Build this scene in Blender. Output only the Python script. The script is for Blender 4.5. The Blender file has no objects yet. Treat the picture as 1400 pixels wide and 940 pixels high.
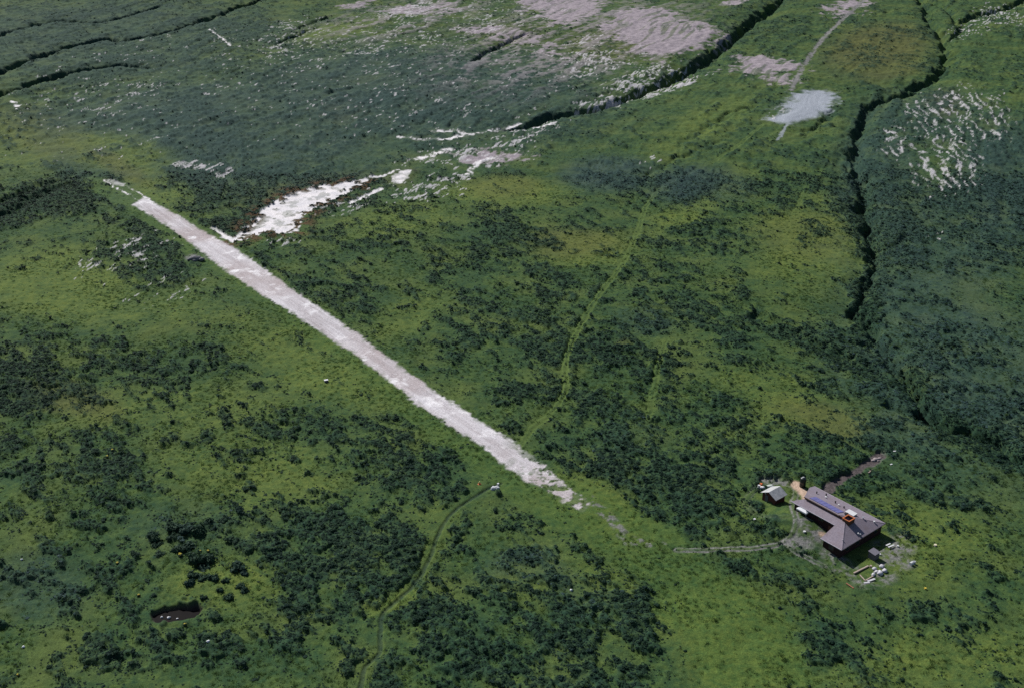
import bpy, bmesh, math, random
import numpy as np
from mathutils import Vector, Matrix

random.seed(7)
RNG = np.random.default_rng(11)
SC = bpy.context.scene
COL = SC.collection
rad = math.radians

# ------------------------------------------------------------------ camera
H, PITCH, FPX = 160.0, rad(25.7), 1556.0          # height above the plain, tilt, focal length in photo pixels
cp, sp = math.cos(PITCH), math.sin(PITCH)
cam_d = bpy.data.cameras.new('camera')
cam = bpy.data.objects.new('camera', cam_d); COL.objects.link(cam)
cam.location = (0, 0, H)
cam.rotation_euler = (math.pi/2 - PITCH, 0, 0)
cam_d.sensor_width = 36.0
cam_d.lens = 36.0*FPX/1400.0
cam_d.clip_start = 1.0; cam_d.clip_end = 60000.0
SC.camera = cam

# ------------------------------------------------------------------ numpy noise
def _h(ix, iy, seed):
    a = (ix.astype(np.int64)*374761393 + iy.astype(np.int64)*668265263 + seed*974634777) & 0xffffffff
    a = ((a ^ (a >> 13))*1274126177) & 0xffffffff
    a = a ^ (a >> 16)
    return (a & 0xffffff).astype(np.float32)/np.float32(0xffffff)

def vn(x, y, seed=0):
    ix = np.floor(x); iy = np.floor(y)
    fx = (x-ix).astype(np.float32); fy = (y-iy).astype(np.float32)
    ix = ix.astype(np.int64); iy = iy.astype(np.int64)
    ux = fx*fx*(3-2*fx); uy = fy*fy*(3-2*fy)
    a = _h(ix, iy, seed); b = _h(ix+1, iy, seed); c = _h(ix, iy+1, seed); d = _h(ix+1, iy+1, seed)
    return (a+(b-a)*ux) + ((c+(d-c)*ux)-(a+(b-a)*ux))*uy           # 0..1

def fbm(x, y, scale, octv=3, seed=0, gain=0.5):
    s = 0; amp = 1.0; tot = 0; f = 1.0/scale
    for o in range(octv):
        ca, sa = math.cos(0.7*o+seed), math.sin(0.7*o+seed)
        s = s + amp*vn((x*ca-y*sa)*f, (x*sa+y*ca)*f, seed*17+o)
        tot += amp; amp *= gain; f *= 2.03
    return s/tot                                                   # 0..1, mean .5

def sstep(a, b, x):
    t = np.clip((x-a)/(b-a), 0, 1)
    return t*t*(3-2*t)

# ------------------------------------------------------------------ broad lie of the land
def broad(x, y):
    x = np.asarray(x, float); y = np.asarray(y, float)
    near = np.exp(-(((x-60)/260)**2+((y-330)/330)**2))
    b = (fbm(x, y, 150, 2, 5)-.5)*5.0 + (fbm(x+77, y, 55, 2, 9)-.5)*3.0
    b = b*(1-.55*near)
    if BANK is not None:
        b = b*(1-pad_mask(x, y))
        du = (x-BANK[0])*UD[0]+(y-BANK[1])*UD[1]; dv = (x-BANK[0])*VD[0]+(y-BANK[1])*VD[1]
        b = b+2.7*np.exp(-(du/8.5)**2-(dv/6.0)**2)
    return b

def ground_pt(u, v, z=None):
    """Where the sight line through photo point (u, v) meets the land (or the level z)."""
    dx, dyy = (u-700)/FPX, -(v-470)/FPX
    d = np.array([dx, cp+dyy*sp, -sp+dyy*cp])
    zz = 0.0 if z is None else z
    for k in range(8 if z is None else 1):
        t = (zz-H)/d[2]
        p = np.array([0, 0, H])+t*d
        if z is None: zz = float(broad(p[0], p[1]))
    return np.array([p[0], p[1], zz])

PAD_C, BANK = None, None
def pad_mask(x, y):
    if PAD_C is None: return np.zeros_like(np.asarray(x, float))
    d = np.hypot(np.asarray(x)-PAD_C[0], np.asarray(y)-PAD_C[1])
    return 1-sstep(22, 46, d)

PAD_C = ground_pt(1140, 715, 0.0)[:2]
def GP(pts): return np.array([ground_pt(*p)[:2] for p in pts])

# the lodge axes: long eave and front eave
EAVE = 3.0
_a0, _a1 = ground_pt(1113.5, 664, EAVE), ground_pt(1210.6, 714.7, EAVE)
_f = ground_pt(1151, 751, EAVE)
UD = (_a1-_a0)[:2]; LEN = float(np.hypot(*UD)); UD = UD/LEN
VD = np.array([-UD[1], UD[0]])
if VD @ (_a1-_f)[:2] < 0: VD = -VD
WID = float((_a1-_f)[:2] @ VD)
ORG = _f[:2] - UD*LEN                                  # plan origin: u=0, v=0
UANG = math.atan2(UD[1], UD[0])
BANK = ORG+UD*6.0+VD*3.5

# ------------------------------------------------------------------ traced outlines (turned into plan outlines on the land)
def inside(px, py, poly):
    res = np.zeros(px.shape, bool); n = len(poly); j = n-1
    for i in range(n):
        xi, yi = poly[i]; xj, yj = poly[j]
        if yi != yj:
            c = ((yi > py) != (yj > py)) & (px < (xj-xi)*(py-yi)/(yj-yi)+xi)
            res ^= c
        j = i
    return res

def line_dist(px, py, pts, closed=False):
    """distance, and parameter 0..1 along, of a polyline"""
    best = np.full(px.shape, 1e9); par = np.zeros(px.shape)
    n = len(pts); m = n if closed else n-1
    seg = [np.hypot(*(pts[(i+1) % n]-pts[i])) for i in range(m)]; tot = sum(seg); acc = 0
    for i in range(m):
        a = pts[i]; b = pts[(i+1) % n]; ab = b-a; L2 = ab@ab+1e-9
        t = np.clip(((px-a[0])*ab[0]+(py-a[1])*ab[1])/L2, 0, 1)
        d = np.hypot(px-a[0]-t*ab[0], py-a[1]-t*ab[1])
        k = d < best
        best[k] = d[k]; par[k] = (acc+t[k]*seg[i])/tot
        acc += seg[i]
    return best, par

def culled(fn, px, py, pts, margin, default):
    lo = pts.min(0)-margin; hi = pts.max(0)+margin
    m = (px > lo[0]) & (px < hi[0]) & (py > lo[1]) & (py < hi[1])
    out = np.full(px.shape, default, float)
    if m.any(): out[m] = fn(px[m], py[m])
    return out

def poly_sd(px, py, pts, margin=12.0):
    """signed distance in metres, positive inside"""
    def f(x, y):
        d, _ = line_dist(x, y, pts, True)
        return np.where(inside(x, y, pts), d, -d)
    return culled(f, px, py, pts, margin, -99.0)

def path_d(px, py, pts, margin=14.0):
    return culled(lambda x, y: line_dist(x, y, pts)[0], px, py, pts, margin, 99.0)

def smooth_line(pts, n=4):
    pts = [np.array(p, float) for p in pts]; out = []
    for i in range(len(pts)-1):
        p0 = pts[max(i-1, 0)]; p1 = pts[i]; p2 = pts[i+1]; p3 = pts[min(i+2, len(pts)-1)]
        for k in range(n):
            t = k/n
            out.append(.5*((2*p1)+(-p0+p2)*t+(2*p0-5*p1+4*p2-p3)*t*t+(-p0+3*p1-3*p2+p3)*t**3))
    out.append(pts[-1]); return [tuple(p) for p in out]

def blob(cx, cy, rx, ry, rot=0):
    """centre and inverse shape matrix of an oval patch on the land"""
    c = ground_pt(cx, cy)[:2]; e = 1.0
    J = np.array([(ground_pt(cx+e, cy, 0)-ground_pt(cx, cy, 0))[:2], (ground_pt(cx, cy+e, 0)-ground_pt(cx, cy, 0))[:2]]).T
    r = rad(rot); A = np.array([[math.cos(r)*rx, -math.sin(r)*ry], [math.sin(r)*rx, math.cos(r)*ry]])
    return c, np.linalg.inv(J@A)

def blob_val(px, py, b):
    c, M = b
    q = np.hypot(M[0, 0]*(px-c[0])+M[0, 1]*(py-c[1]), M[1, 0]*(px-c[0])+M[1, 1]*(py-c[1]))
    return 1-sstep(.45, 1.25, q)

STRIP = GP([(197,271),(207,276),(249,299),(300,330),(322,341),(362,370),(398,397),(434,420),(490,459),(519,481),(558,511),(613,548),(652,575),
            (703,607),(748,640),(762,655),(803,687),(797,697),(764,681),(746,666),(718,654),(693,636),(660,607),(631,590),(602,570),(569,550),(540,523),(515,504),
            (486,482),(452,462),(416,437),(362,403),(315,373),(282,347),(250,323),(217,300),(184,280)])
STRIP_MID = GP([(196,276),(265,325),(340,376),(440,440),(530,502),(620,567),(690,615),(730,645)])
STRIP_GRASS = GP([(120,230),(185,262),(250,292),(320,330),(400,392),(520,475),(660,573),(760,640),(850,690),(930,720),(960,755),(1010,800),(1090,860),(1130,940),(960,940),(920,860),(880,800),
                  (800,745),(720,690),(655,650),(600,610),(520,540),(430,470),(350,415),(270,360),(200,310),(120,255)])
SAND = [GP([(316,331),(330,316),(345,302),(356,290),(375,276),(398,263),(440,254),(470,250),(500,245),(507,249),(480,262),(455,275),(437,283),(415,295),(408,316),(395,319),(365,319),(330,329)]),
        GP([(536,241),(548,234),(563,232),(558,243),(546,251),(536,248)]),
        GP([(287,311),(293,312),(322,328),(316,332)]),
        GP([(140,247),(150,246),(172,251),(170,255),(150,252)])]
SAND_LINES = [([(546,187),(575,191),(612,190),(645,184),(660,181)], 1.6), ([(592,180),(622,179),(640,184)], 1.6), ([(572,218),(590,212),(612,205)], 2.6), ([(668,178),(695,171),(712,166)], 1.3),
              ([(640,238),(655,222),(672,216)], 1.6), ([(480,278),(505,266),(520,258)], 1.3), ([(142,247),(168,262),(192,276)], .35), ([(172,254),(190,263),(207,276)], .45), ([(505,243),(525,240),(545,232)], 1.1),
              ([(730,175),(745,170),(757,166)], 1.8), ([(16,138),(22,143),(26,149)], 1.2), ([(285,40),(300,50),(316,64)], .7)]
SPECK = [blob(165,352,70,32,-15), blob(235,392,60,26,-15), blob(258,228,36,10,0), blob(150,140,80,25,0), blob(165,172,30,8,0), blob(400,55,60,35,-15), blob(430,90,30,12,-20), blob(700,200,50,20,0), blob(655,215,45,14,10), blob(560,262,60,24,-10),
         blob(820,85,70,22,-10), blob(560,15,60,14,-10), blob(510,98,18,6,-20), blob(1350,25,50,20,-20), blob(895,222,20,10,-10), blob(300,235,22,10,0), blob(530,130,60,12,-15), blob(885,105,70,16,-14), blob(1278,320,16,8,0), blob(1060,155,20,10,-10),
         blob(600,212,70,16,-12), blob(470,285,60,16,-15), blob(800,60,40,14,-10), blob(1390,20,30,20,-20), blob(190,345,60,20,-15)]
SPECK += [blob(905,120,75,10,-17), blob(828,140,40,14,-22), blob(800,142,20,8,-10), blob(720,180,60,14,-10), blob(600,255,60,26,-10), blob(380,330,30,10,0), blob(180,120,60,20,0)]
SPECK_W = [.85,.85,1.3,.6,.8,.9,.8,.8,1.3,.9,1.0,1.2,.8,1.15,1.15,1.3,.75,1.4,1.2,.9,.9,.9,.9,.9,.8]
SPECK_W += [1.0]*(len(SPECK)-7-len(SPECK_W))
SPECK += [blob(280,110,280,80,-8), blob(620,110,260,60,-8), blob(600,40,200,40,-10)]
SPECK_W += [1.7,1.6,1.5,1.1,1.1,.9,.7,.30,.40,.70]
PUMICE = [GP([(818,36),(871,11),(925,14),(911,32),(950,29),(985,45),(950,68),(893,88),(875,68),(843,50)]), GP([(690,-10),(825,-10),(807,21),(771,34),(736,21)]), GP([(636,41),(700,36),(754,61),(771,79),(735,62),(690,52)]),
          GP([(525,16),(560,8),(622,6),(600,18),(560,22)]), GP([(455,14),(500,-6),(525,-6),(500,10)]), GP([(1003,102),(1021,79),(1060,82),(1082,96),(1064,112),(1040,104)]), GP([(1125,16),(1150,4),(1178,-6),(1160,14),(1148,24)]), GP([(630,210),(660,206),(682,216),(660,224),(640,222)]),
          GP([(988,2),(1010,-8),(1030,-8),(1005,8)])]
PUMW = [blob(800,45,200,60,-10), blob(560,20,130,26,-10)]
GRAVEL = GP([(1053,164),(1068,148),(1086,129),(1128,124),(1139,136),(1128,150),(1100,161),(1078,169)])
GRAVEL_TAIL = GP([(1080,166),(1072,178),(1064,192)])
FAR_TRACK = GP(smooth_line([(1190,-8),(1162,18),(1132,46),(1115,66),(1100,88),(1090,106),(1082,123)]))
GREEN_TRACKS = [GP(smooth_line([(1045,168),(1000,205),(950,233),(905,256),(882,285),(871,318),(848,365),(822,398),(797,438),(779,474),(772,503),(772,535),(750,566),(728,584),(710,609)])),
                GP(smooth_line([(910,462),(898,506),(886,572)])), GP(smooth_line([(627,395),(590,424),(558,452)])), GP(smooth_line([(328,218),(318,240),(303,272)])), GP(smooth_line([(1105,250),(1080,310),(1072,370)]))]
DARK_PATH = GP(smooth_line([(685,660),(661,671),(628,692),(607,714),(596,739),(586,764),(568,796),(539,824),(523,839),(520,867),(519,892),(500,910),(493,939),(480,970)]))
DRIVE = [GP(smooth_line([(925,751),(960,751),(1010,749),(1050,746),(1074,739),(1085,726),(1089,710),(1084,692),(1088,672),(1084,661)])), GP(smooth_line([(1074,739),(1086,752),(1104,762),(1125,772)])),
         GP(smooth_line([(1084,661),(1062,660),(1045,665),(1028,672),(1020,688),(1030,700),(1055,706),(1085,704)]))]
TAN_PATH = GP([(1079,661),(1086,657),(1094,658),(1101,667),(1109,677),(1100,686),(1094,676),(1085,668)])
BACK_TRACK = GP(smooth_line([(1128,670),(1148,656),(1168,645),(1186,634),(1206,622)]))
STRIP_END = GP(smooth_line([(808,684),(826,702),(846,720),(860,736),(905,748)]))
DIRT = [blob(1148,768,34,9,28), blob(1172,786,26,8,10), blob(1112,722,30,10,28), blob(1092,742,22,9,10), blob(1215,752,26,12,20), blob(1068,662,20,6,0), blob(1165,782,36,11,18), blob(1140,763,24,8,25), blob(1235,742,22,14,20), blob(1195,790,32,14,-5), blob(1120,715,26,12,28), blob(1085,738,16,7,0), blob(1052,657,18,5,0), blob(1225,770,28,10,0), blob(1196,628,16,7,-30), blob(850,725,22,6,40), blob(267,352,16,5,0), blob(1140,738,14,6,30)]
SCRUB = [((70,275,125,26,-14),1.0),((200,360,125,55,-15),.85),((90,505,130,60,-10),.65),((20,560,70,80,0),.5),((160,640,70,32,0),.55),((480,765,120,66,18),.95),((350,262,190,44,-8),.8),((250,200,170,60,0),.55),((690,400,140,80,15),.45),
         ((830,238,70,22,0),.95),((955,252,70,27,0),.85),((790,178,60,18,0),.9),((720,300,120,45,10),.35),((1010,500,150,100,20),.45),((850,520,110,60,0),.4),((560,600,140,60,20),.12),((1300,520,150,95,30),.75),((1365,250,80,110,0),.75),
         ((1200,250,60,120,0),.5),((1270,340,120,70,0),.55),((640,865,140,66,0),.42),((810,845,150,60,25),.25), ((900,840,40,90,-35),.5), ((1335,598,110,24,27),1.2), ((1225,500,40,30,40),.7), ((1180,420,22,50,0),.8),((560,885,110,60,0),.35),((1050,780,70,56,40),.5),((1170,880,120,44,15),.35),((1295,835,70,26,15),.6),((880,640,140,66,25),.35),
         ((90,880,110,60,-20),.35),((160,840,130,90,-30),.3),((335,890,60,26,0),.6),((60,760,90,50,-30),.35),((1130,640,90,34,10),.3),((1240,650,100,50,20),.25),((640,130,260,60,-8),.55),((150,60,260,70,-10),.55),((1240,150,80,50,-20),.55),((430,380,90,40,15),.45),
         ((1190,410,30,120,0),.6),((1150,480,120,22,24),.5),((1000,850,60,40,40),.15),((270,740,60,44,0),.45),((1000,150,70,24,-25),.25),((1040,60,60,40,-30),.35),((930,600,60,60,0),.3),((1000,640,90,50,30),.35),((60,260,160,18,-18),.4),((480,330,110,30,8),.45),((1180,560,100,40,25),.25),((640,330,110,36,6),.3),((700,760,120,60,15),.08)]
SCRUB = [(blob(*a), w) for a, w in SCRUB]
GRASS = [((820,800,60,36,20),.5), ((760,740,60,30,20),.3), ((90,385,110,60,0),.7),((420,490,150,56,22),.5),((340,640,140,60,10),.45),((940,290,60,20,-20),.5),((1120,330,110,70,0),.55),((800,340,70,26,0),.7),((690,262,90,22,0),.7),((1010,880,120,90,40),.55),((150,205,100,30,10),.6),((1300,900,140,50,0),.45),((300,800,90,40,0),.7),
         ((1190,940,200,40,0),.3),((540,820,60,12,-20),.6),((600,720,50,50,0),.35),((980,160,90,24,-30),.35),((820,690,90,40,30),.6),((1240,740,120,60,0),.5),((740,790,70,40,0),.3),((1080,540,120,40,20),.4),((1060,690,110,40,0),.25),((460,40,70,12,-10),.6),((220,260,70,30,30),.6),((330,70,60,15,0),.3),((540,300,90,26,-10),.5),((30,200,60,40,20),.5),
         ((200,420,140,30,0),.35),((560,430,60,30,-30),.4),((250,560,180,40,0),.35),((1010,250,40,20,-30),.3),((340,150,40,12,0),.1)]
GRASS = [(blob(*a), w) for a, w in GRASS]
DRY = [((1200,65,85,40,-10),.75),((1215,95,60,18,-10),.6),((95,545,80,26,10),.55),((860,470,20,8,0),.4),((780,330,80,24,0),.5),((1130,575,90,26,20),.5),((470,150,40,20,0),.45),((60,180,80,40,20),.35),((1100,320,80,40,0),.3),((690,255,60,20,0),.4),((420,255,110,14,-12),.5),((500,110,60,8,0),.2),((1290,140,30,20,0),.7),((160,225,60,14,30),.5),((700,45,60,20,0),.35),((830,60,80,26,0),.4)]
DRY = [(blob(*a), w) for a, w in DRY]
HEATH = [((800,810,70,30,20),.35), ((300,170,300,90,0),.8),((560,120,300,80,0),.85),((150,50,300,70,0),.6),((830,238,76,26,0),.9),((955,252,76,30,0),.9),((1300,500,200,140,25),.65),((1260,330,150,110,0),.6),((1200,240,70,110,0),.6),((1365,240,80,110,0),.7),((860,600,60,30,0),.15),((730,770,60,30,0),.5),((1260,160,110,50,0),.5),((880,440,50,20,10),.35),((50,800,80,60,0),.35),((250,720,90,40,0),.2)]
ALDER = [(blob(*a), w) for a, w in [((1330,600,120,24,27),1.0), ((1242,524,40,22,35),1.0), ((1181,425,22,50,0),1.0), ((1160,495,70,14,25),.9), ((1181,300,16,60,0),.7), ((60,275,125,26,-14),1.0), ((1120,470,80,12,22),.8)]]
HEATH = [(blob(*a), w) for a, w in HEATH]
# ravines: path, half width m, depth m
GULLY = [([(-40,60),(0,47),(50,33),(85,28),(130,31),(185,18),(230,4)], 4.0, 3.6), ([(-40,112),(0,96),(60,72),(110,60),(150,52),(165,55),(215,45),(255,35),(300,18),(350,0),(380,-14)], 5.5, 6.0), ([(-40,140),(0,126),(40,113),(100,98),(150,89),(180,90),(207,93)], 5.5, 6.0),
         ([(690,174),(730,164),(765,154),(800,148),(850,134),(895,116),(945,92),(975,72),(1002,50),(1030,27),(1060,6),(1085,-14)], 7.0, 8.0), ([(642,83),(690,58),(715,46),(738,43)], 4.0, 4.0), ([(400,42),(430,30),(450,20)], 3.0, 2.6), ([(375,62),(410,46),(440,35)], 3.0, 2.6),
         ([(1255,-12),(1261,0),(1275,32),(1293,61),(1291,92),(1243,124),(1200,138),(1184,166),(1170,204),(1174,250),(1190,304),(1198,330),(1192,372),(1180,401),(1181,445),(1190,470)], 5.0, 5.5), ([(1180,420),(1206,468),(1247,517),(1283,571),(1352,602),(1400,632)], 4.0, 5.5), ([(1178,250),(1150,225),(1120,215)], 3.0, 2.0), ([(1195,345),(1225,330),(1260,325)], 3.0, 1.6), ([(1215,480),(1190,470),(1160,462)], 3.0, 2.0), ([(1283,571),(1250,560),(1210,552)], 3.0, 1.8),
         ([(1040,425),(1081,456),(1120,474),(1155,490),(1226,517),(1250,525)], 5.0, 2.6), ([(1410,-6),(1370,12),(1330,22),(1312,38),(1296,58)], 6.0, 5.0), ([(1250,-8),(1290,10),(1310,28),(1306,44)], 5.0, 4.0), ([(1140,150),(1115,170),(1100,185)], 4.0, 2.4),
         ([(-40,310),(0,292),(60,262),(110,250)], 5.0, 2.6), ([(-40,290),(0,276),(70,248),(120,240)], 4.0, 2.2), ([(930,195),(965,175),(1000,155),(1040,140)], 4.0, 1.6), ([(880,248),(930,215),(985,190)], 3.0, 1.2)]
GULLY = [(GP(smooth_line(p, 3)), w, d) for p, w, d in GULLY]
POND = GP([(208,838),(222,831),(245,828),(268,826),(273,831),(266,839),(250,845),(230,848),(212,846)])

BANDS = [(blob(1300,150,66,34,-20), 1.0), (blob(1228,190,32,34,0), .9), (blob(1290,215,60,56,25), 1.0), (blob(1345,160,46,46,40), .85), (blob(1262,150,30,24,0), .9)]
BAND_DIR = ground_pt(1300, 250)[:2]-ground_pt(1262, 185)[:2]; BAND_DIR = BAND_DIR/np.hypot(*BAND_DIR)
STREAK = ground_pt(340, 0)[:2]-ground_pt(110, 60)[:2]; STREAK /= np.hypot(*STREAK)
def streak_noise(x, y, ls, lw, octv, seed):
    a = x*STREAK[0]+y*STREAK[1]; b = -x*STREAK[1]+y*STREAK[0]
    b = b+(fbm(x, y, 60, 2, seed+3)-.5)*22
    return fbm(a/ls, b/lw, 1.0, octv, seed)

# ------------------------------------------------------------------ the land at any plan point: height and covers
def land(x, y):
    x = np.asarray(x, float); y = np.asarray(y, float)
    R = {}
    dist = np.hypot(x, y)
    far = sstep(430, 640, dist)
    wx = x+(fbm(x, y, 9, 3, 21)-.5)*7; wy = y+(fbm(x, y, 9, 3, 22)-.5)*7          # ragged edges
    wx2 = x+(fbm(x, y, 2.5, 2, 23)-.5)*2.4; wy2 = y+(fbm(x, y, 2.5, 2, 24)-.5)*2.4
    sx = (x*UD[0]+y*UD[1])*.55; sy = x*VD[0]+y*VD[1]
    n8 = fbm(sx, sy, 9, 4, 31, .65); n2 = fbm(sx, sy, 2.6, 3, 32, .65); n40 = fbm(x, y, 60, 3, 33); ni = fbm(x, y, 4.5, 4, 35, .65)
    st = streak_noise(x, y, 40, 5, 3, 41)
    # bare covers
    ssd = poly_sd(x+(wx2-x)*.45, y+(wy2-y)*.45, STRIP)
    near_end = sstep(0, 1, (x-STRIP_MID[-2][0])/(STRIP_MID[-1][0]-STRIP_MID[-2][0]+1e-6))
    broken = sstep(.60, .5, fbm(x, y, 2.6, 3, 51)) if False else sstep(.45, .56, fbm(x, y, 1.9, 3, 51, .6))
    tail = sstep(ground_pt(672, 620)[0], ground_pt(752, 665)[0], x)*sstep(-2, 1, -ssd+3.0)
    strip = sstep(-.7, .5, ssd+.5+(fbm(x, y, 1.2, 2, 52)-.5)*1.6)
    strip = np.clip(strip*(1-np.clip(tail*.85, 0, 1)*broken*1.1), 0, 1)
    edge = .45*sstep(1.6, -.4, ssd)*(ssd > -1)
    strip = strip*(1-edge*sstep(.58, .7, fbm(x, y, 1.8, 2, 53)))
    sand = np.zeros_like(x)
    clump = sstep(.50, .56, fbm(x, y, 3.6, 3, 54, .6))
    for k, p in enumerate(SAND):
        s = poly_sd(wx2, wy2, p)
        edge_in = sstep(7.0, 1.0, s)
        v = sstep(-.5, .4, s)*(1-clump*(.4+.6*edge_in)*(1 if k == 0 else .4))*(.55 if k == 3 else 1)
        sand = np.maximum(sand, v)
    for p, w in SAND_LINES:
        d = path_d(wx2, wy2, GP(p)) if not isinstance(p, np.ndarray) else path_d(wx2, wy2, p)
        sand = np.maximum(sand, sstep(w*1.25, w*.75, d)*(.1+.9*sstep(.40, .50, n2)))
    speck = np.zeros_like(x)
    for b, w in zip(SPECK, SPECK_W):
        speck = np.maximum(speck, blob_val(x, y, b)*w)
    sn = streak_noise(x, y, 4.2, 1.0, 3, 57)
    thr = .77-.155*np.clip(speck, 0, 1.7)
    sp_ = sstep(thr-.012, thr+.045, sn*.68+fbm(x, y, 6, 2, 58)*.32)*(speck > .05)
    bnd = np.zeros_like(x)
    for b, w in BANDS: bnd = np.maximum(bnd, blob_val(x, y, b)*w)
    ba = x*BAND_DIR[0]+y*BAND_DIR[1]; bb = -x*BAND_DIR[1]+y*BAND_DIR[0]+(fbm(x, y, 25, 2, 66)-.5)*16
    bn = .5+.5*np.sin(bb*2*math.pi/5.2+(vn(x/20, y/20, 67)-.5)*4)
    bn = bn*.20+fbm(ba/5, bb/1.1, 1.0, 4, 68, .65)*.80
    bsp = sstep(.765-.20*bnd, .88-.20*bnd, bn)*(bnd > .05)
    sp_ = np.maximum(sp_, bsp)
    sand = np.maximum(sand, sp_*.85)
    pum = np.zeros_like(x)
    for k, p in enumerate(PUMICE):
        s = poly_sd(wx, wy, p, 30)
        lim = 5.0 if k < 6 else 3
        v = sstep(-lim*.6, lim, s+2+(st-.5)*20+(ni-.5)*34+(fbm(x, y, 16, 3, 36)-.5)*26)*(1-.6*sstep(.55, .66, streak_noise(x, y, 30, 3, 3, 44)))
        pum = np.maximum(pum, v)
    pum = np.maximum(pum, .62*np.maximum(blob_val(x, y, PUMW[0]), blob_val(x, y, PUMW[1]))*sstep(.46, .62, st*.5+ni*.5))
    gs = poly_sd(wx2, wy2, GRAVEL)
    grav = sstep(-3.5, 5.0, gs+1.5+(ni-.5)*15+(fbm(x, y, 12, 3, 37)-.5)*8)
    grav = np.maximum(grav, .7*sstep(1.1, .6, path_d(wx2, wy2, GRAVEL_TAIL)))
    dirt = np.zeros_like(x)
    for b in DIRT:
        dirt = np.maximum(dirt, np.clip(blob_val(x, y, b)*1.3, 0, 1)*sstep(.42, .60, ni*.45+fbm(x, y, 1.1, 3, 61, .7)*.55)*.9)
    dF = path_d(wx2, wy2, FAR_TRACK); tr_far = sstep(2.1, 1.0, dF)*sstep(.2, .45, n2)
    dirt = np.maximum(dirt, tr_far)
    rut = np.zeros_like(x)
    for k, p in enumerate(DRIVE):
        d, par = np.full(x.shape, 99.), None
        d = path_d(x+(wx2-x)*.25, y+(wy2-y)*.25, p)
        r = np.maximum(sstep(.36, .14, np.abs(d-.66))*(.5+.5*(ni > .47)), .12*sstep(1.2, .7, d))
        if k == 2: r = r*.22
        dirt = np.maximum(dirt, r*.95); rut = np.maximum(rut, sstep(.6, .2, np.abs(d-.85)))
    dB = path_d(wx2, wy2, BACK_TRACK); back = sstep(1.7, .9, dB)
    dE = path_d(wx2, wy2, STRIP_END); dirt = np.maximum(dirt, sstep(2.4, .6, dE)*sstep(.52, .64, fbm(x, y, 1.5, 3, 62, .65))*.9)
    tan = sstep(-.4, .5, poly_sd(x+(wx2-x)*.5, y+(wy2-y)*.5, TAN_PATH))
    for uu, vv in ((15.0, 3.2), (13.6, 3.4)):
        c = ORG+UD*uu+VD*vv
        tan = np.maximum(tan, sstep(1.5, .7, np.hypot(wx2-c[0], wy2-c[1])))
    bare = np.maximum.reduce([strip, sand, pum*.9, grav, dirt*.9, tan, back])
    # gullies
    cut = np.zeros_like(x); wet = np.zeros_like(x); lip = np.zeros_like(x)
    gx = x+(fbm(x, y, 14, 4, 71, .65)-.5)*12; gy = y+(fbm(x, y, 14, 4, 72, .65)-.5)*12
    for pts, w, d in GULLY:
        def f(xx, yy):
            dd, par = line_dist(xx, yy, pts)
            return np.where(True, dd+np.where(par < .06, (1-par/.06)*w*.5, 0)+np.where(par > .82, (par-.82)/.18*w*.75, 0), 0)
        dd = culled(f, gx, gy, pts, w*4, 99.)
        q = np.clip(dd/w, 0, 9)
        prof = d*(1-sstep(.12, 1.05, q)*.80-sstep(.7, 2.8, q)*.20)
        cut = np.maximum(cut, prof)
        wet = np.maximum(wet, sstep(1.5, .5, q))
    pd = poly_sd(x+(wx2-x)*.35, y+(wy2-y)*.35, POND)
    hole = sstep(-.9, .5, pd)
    # scrub / grass
    D = .325+(n8-.5)*1.5+(n2-.5)*1.9+(fbm(sx, sy, 30, 3, 34)-.5)*.7+(n40-.5)*.35
    for b, w in SCRUB: D = D+blob_val(wx, wy, b)*w*.46
    for b, w in GRASS: D = D-blob_val(wx, wy, b)*w*.5
    for b, w in ALDER: D = D+.42*w*blob_val(wx, wy, b)
    D = D+far*((st-.5)*1.2)
    sg = sstep(-2, 3, poly_sd(wx, wy, STRIP_GRASS))
    D = D-sg*.75
    gt = np.zeros_like(x)
    for k, p in enumerate(GREEN_TRACKS):
        d = path_d(x+(wx2-x)*.4, y+(wy2-y)*.4, p); wv = (1.0, .6, .4, .5, .3)[k]
        gt = np.maximum(gt, (sstep(.5, .2, np.abs(d-.75))+.35*sstep(1.7, .9, d))*(.75+.6*(n8-.4))*wv)
        rut = np.maximum(rut, .8*wv*sstep(.5, .2, np.abs(d-.8)))
    D = D-gt*1.3
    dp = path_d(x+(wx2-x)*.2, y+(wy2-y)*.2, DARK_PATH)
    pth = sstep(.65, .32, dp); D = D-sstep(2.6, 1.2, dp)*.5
    D = D-pad_mask(x, y)*.12-sstep(12, 6, np.hypot(x-PAD_C[0], y-PAD_C[1])/1.1)*.6
    gt = np.maximum(gt, .5*sstep(1.0, .6, dp)*(1-pth))
    D = D+wet*.12
    D = D*(1-np.clip(bare, 0, 1))-np.clip(bare, 0, 1)*.2
    scrub = np.maximum(sstep(.36, .78, D), pth*.7)  # footpath groove: deep grass and its shade painted in as scrub colour
    lite = np.zeros_like(x)
    for b, w in GRASS: lite = np.maximum(lite, blob_val(wx, wy, b)*min(1, w*1.5))
    lite = np.clip(lite*(.4+1.2*fbm(x, y, 6, 2, 93)), 0, 1)
    yel = np.zeros_like(x)
    for b, w in DRY: yel = np.maximum(yel, blob_val(wx, wy, b)*w)
    heath = np.zeros_like(x)
    for b, w in HEATH: heath = np.maximum(heath, blob_val(wx, wy, b)*w)
    for b, w in ALDER: heath = heath*(1-w*blob_val(wx, wy, b))
    heath = heath*(1-.8*lite)
    heath = np.clip(heath*(.55+.9*(st*.6+n8*.4)), 0, 1)
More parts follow.
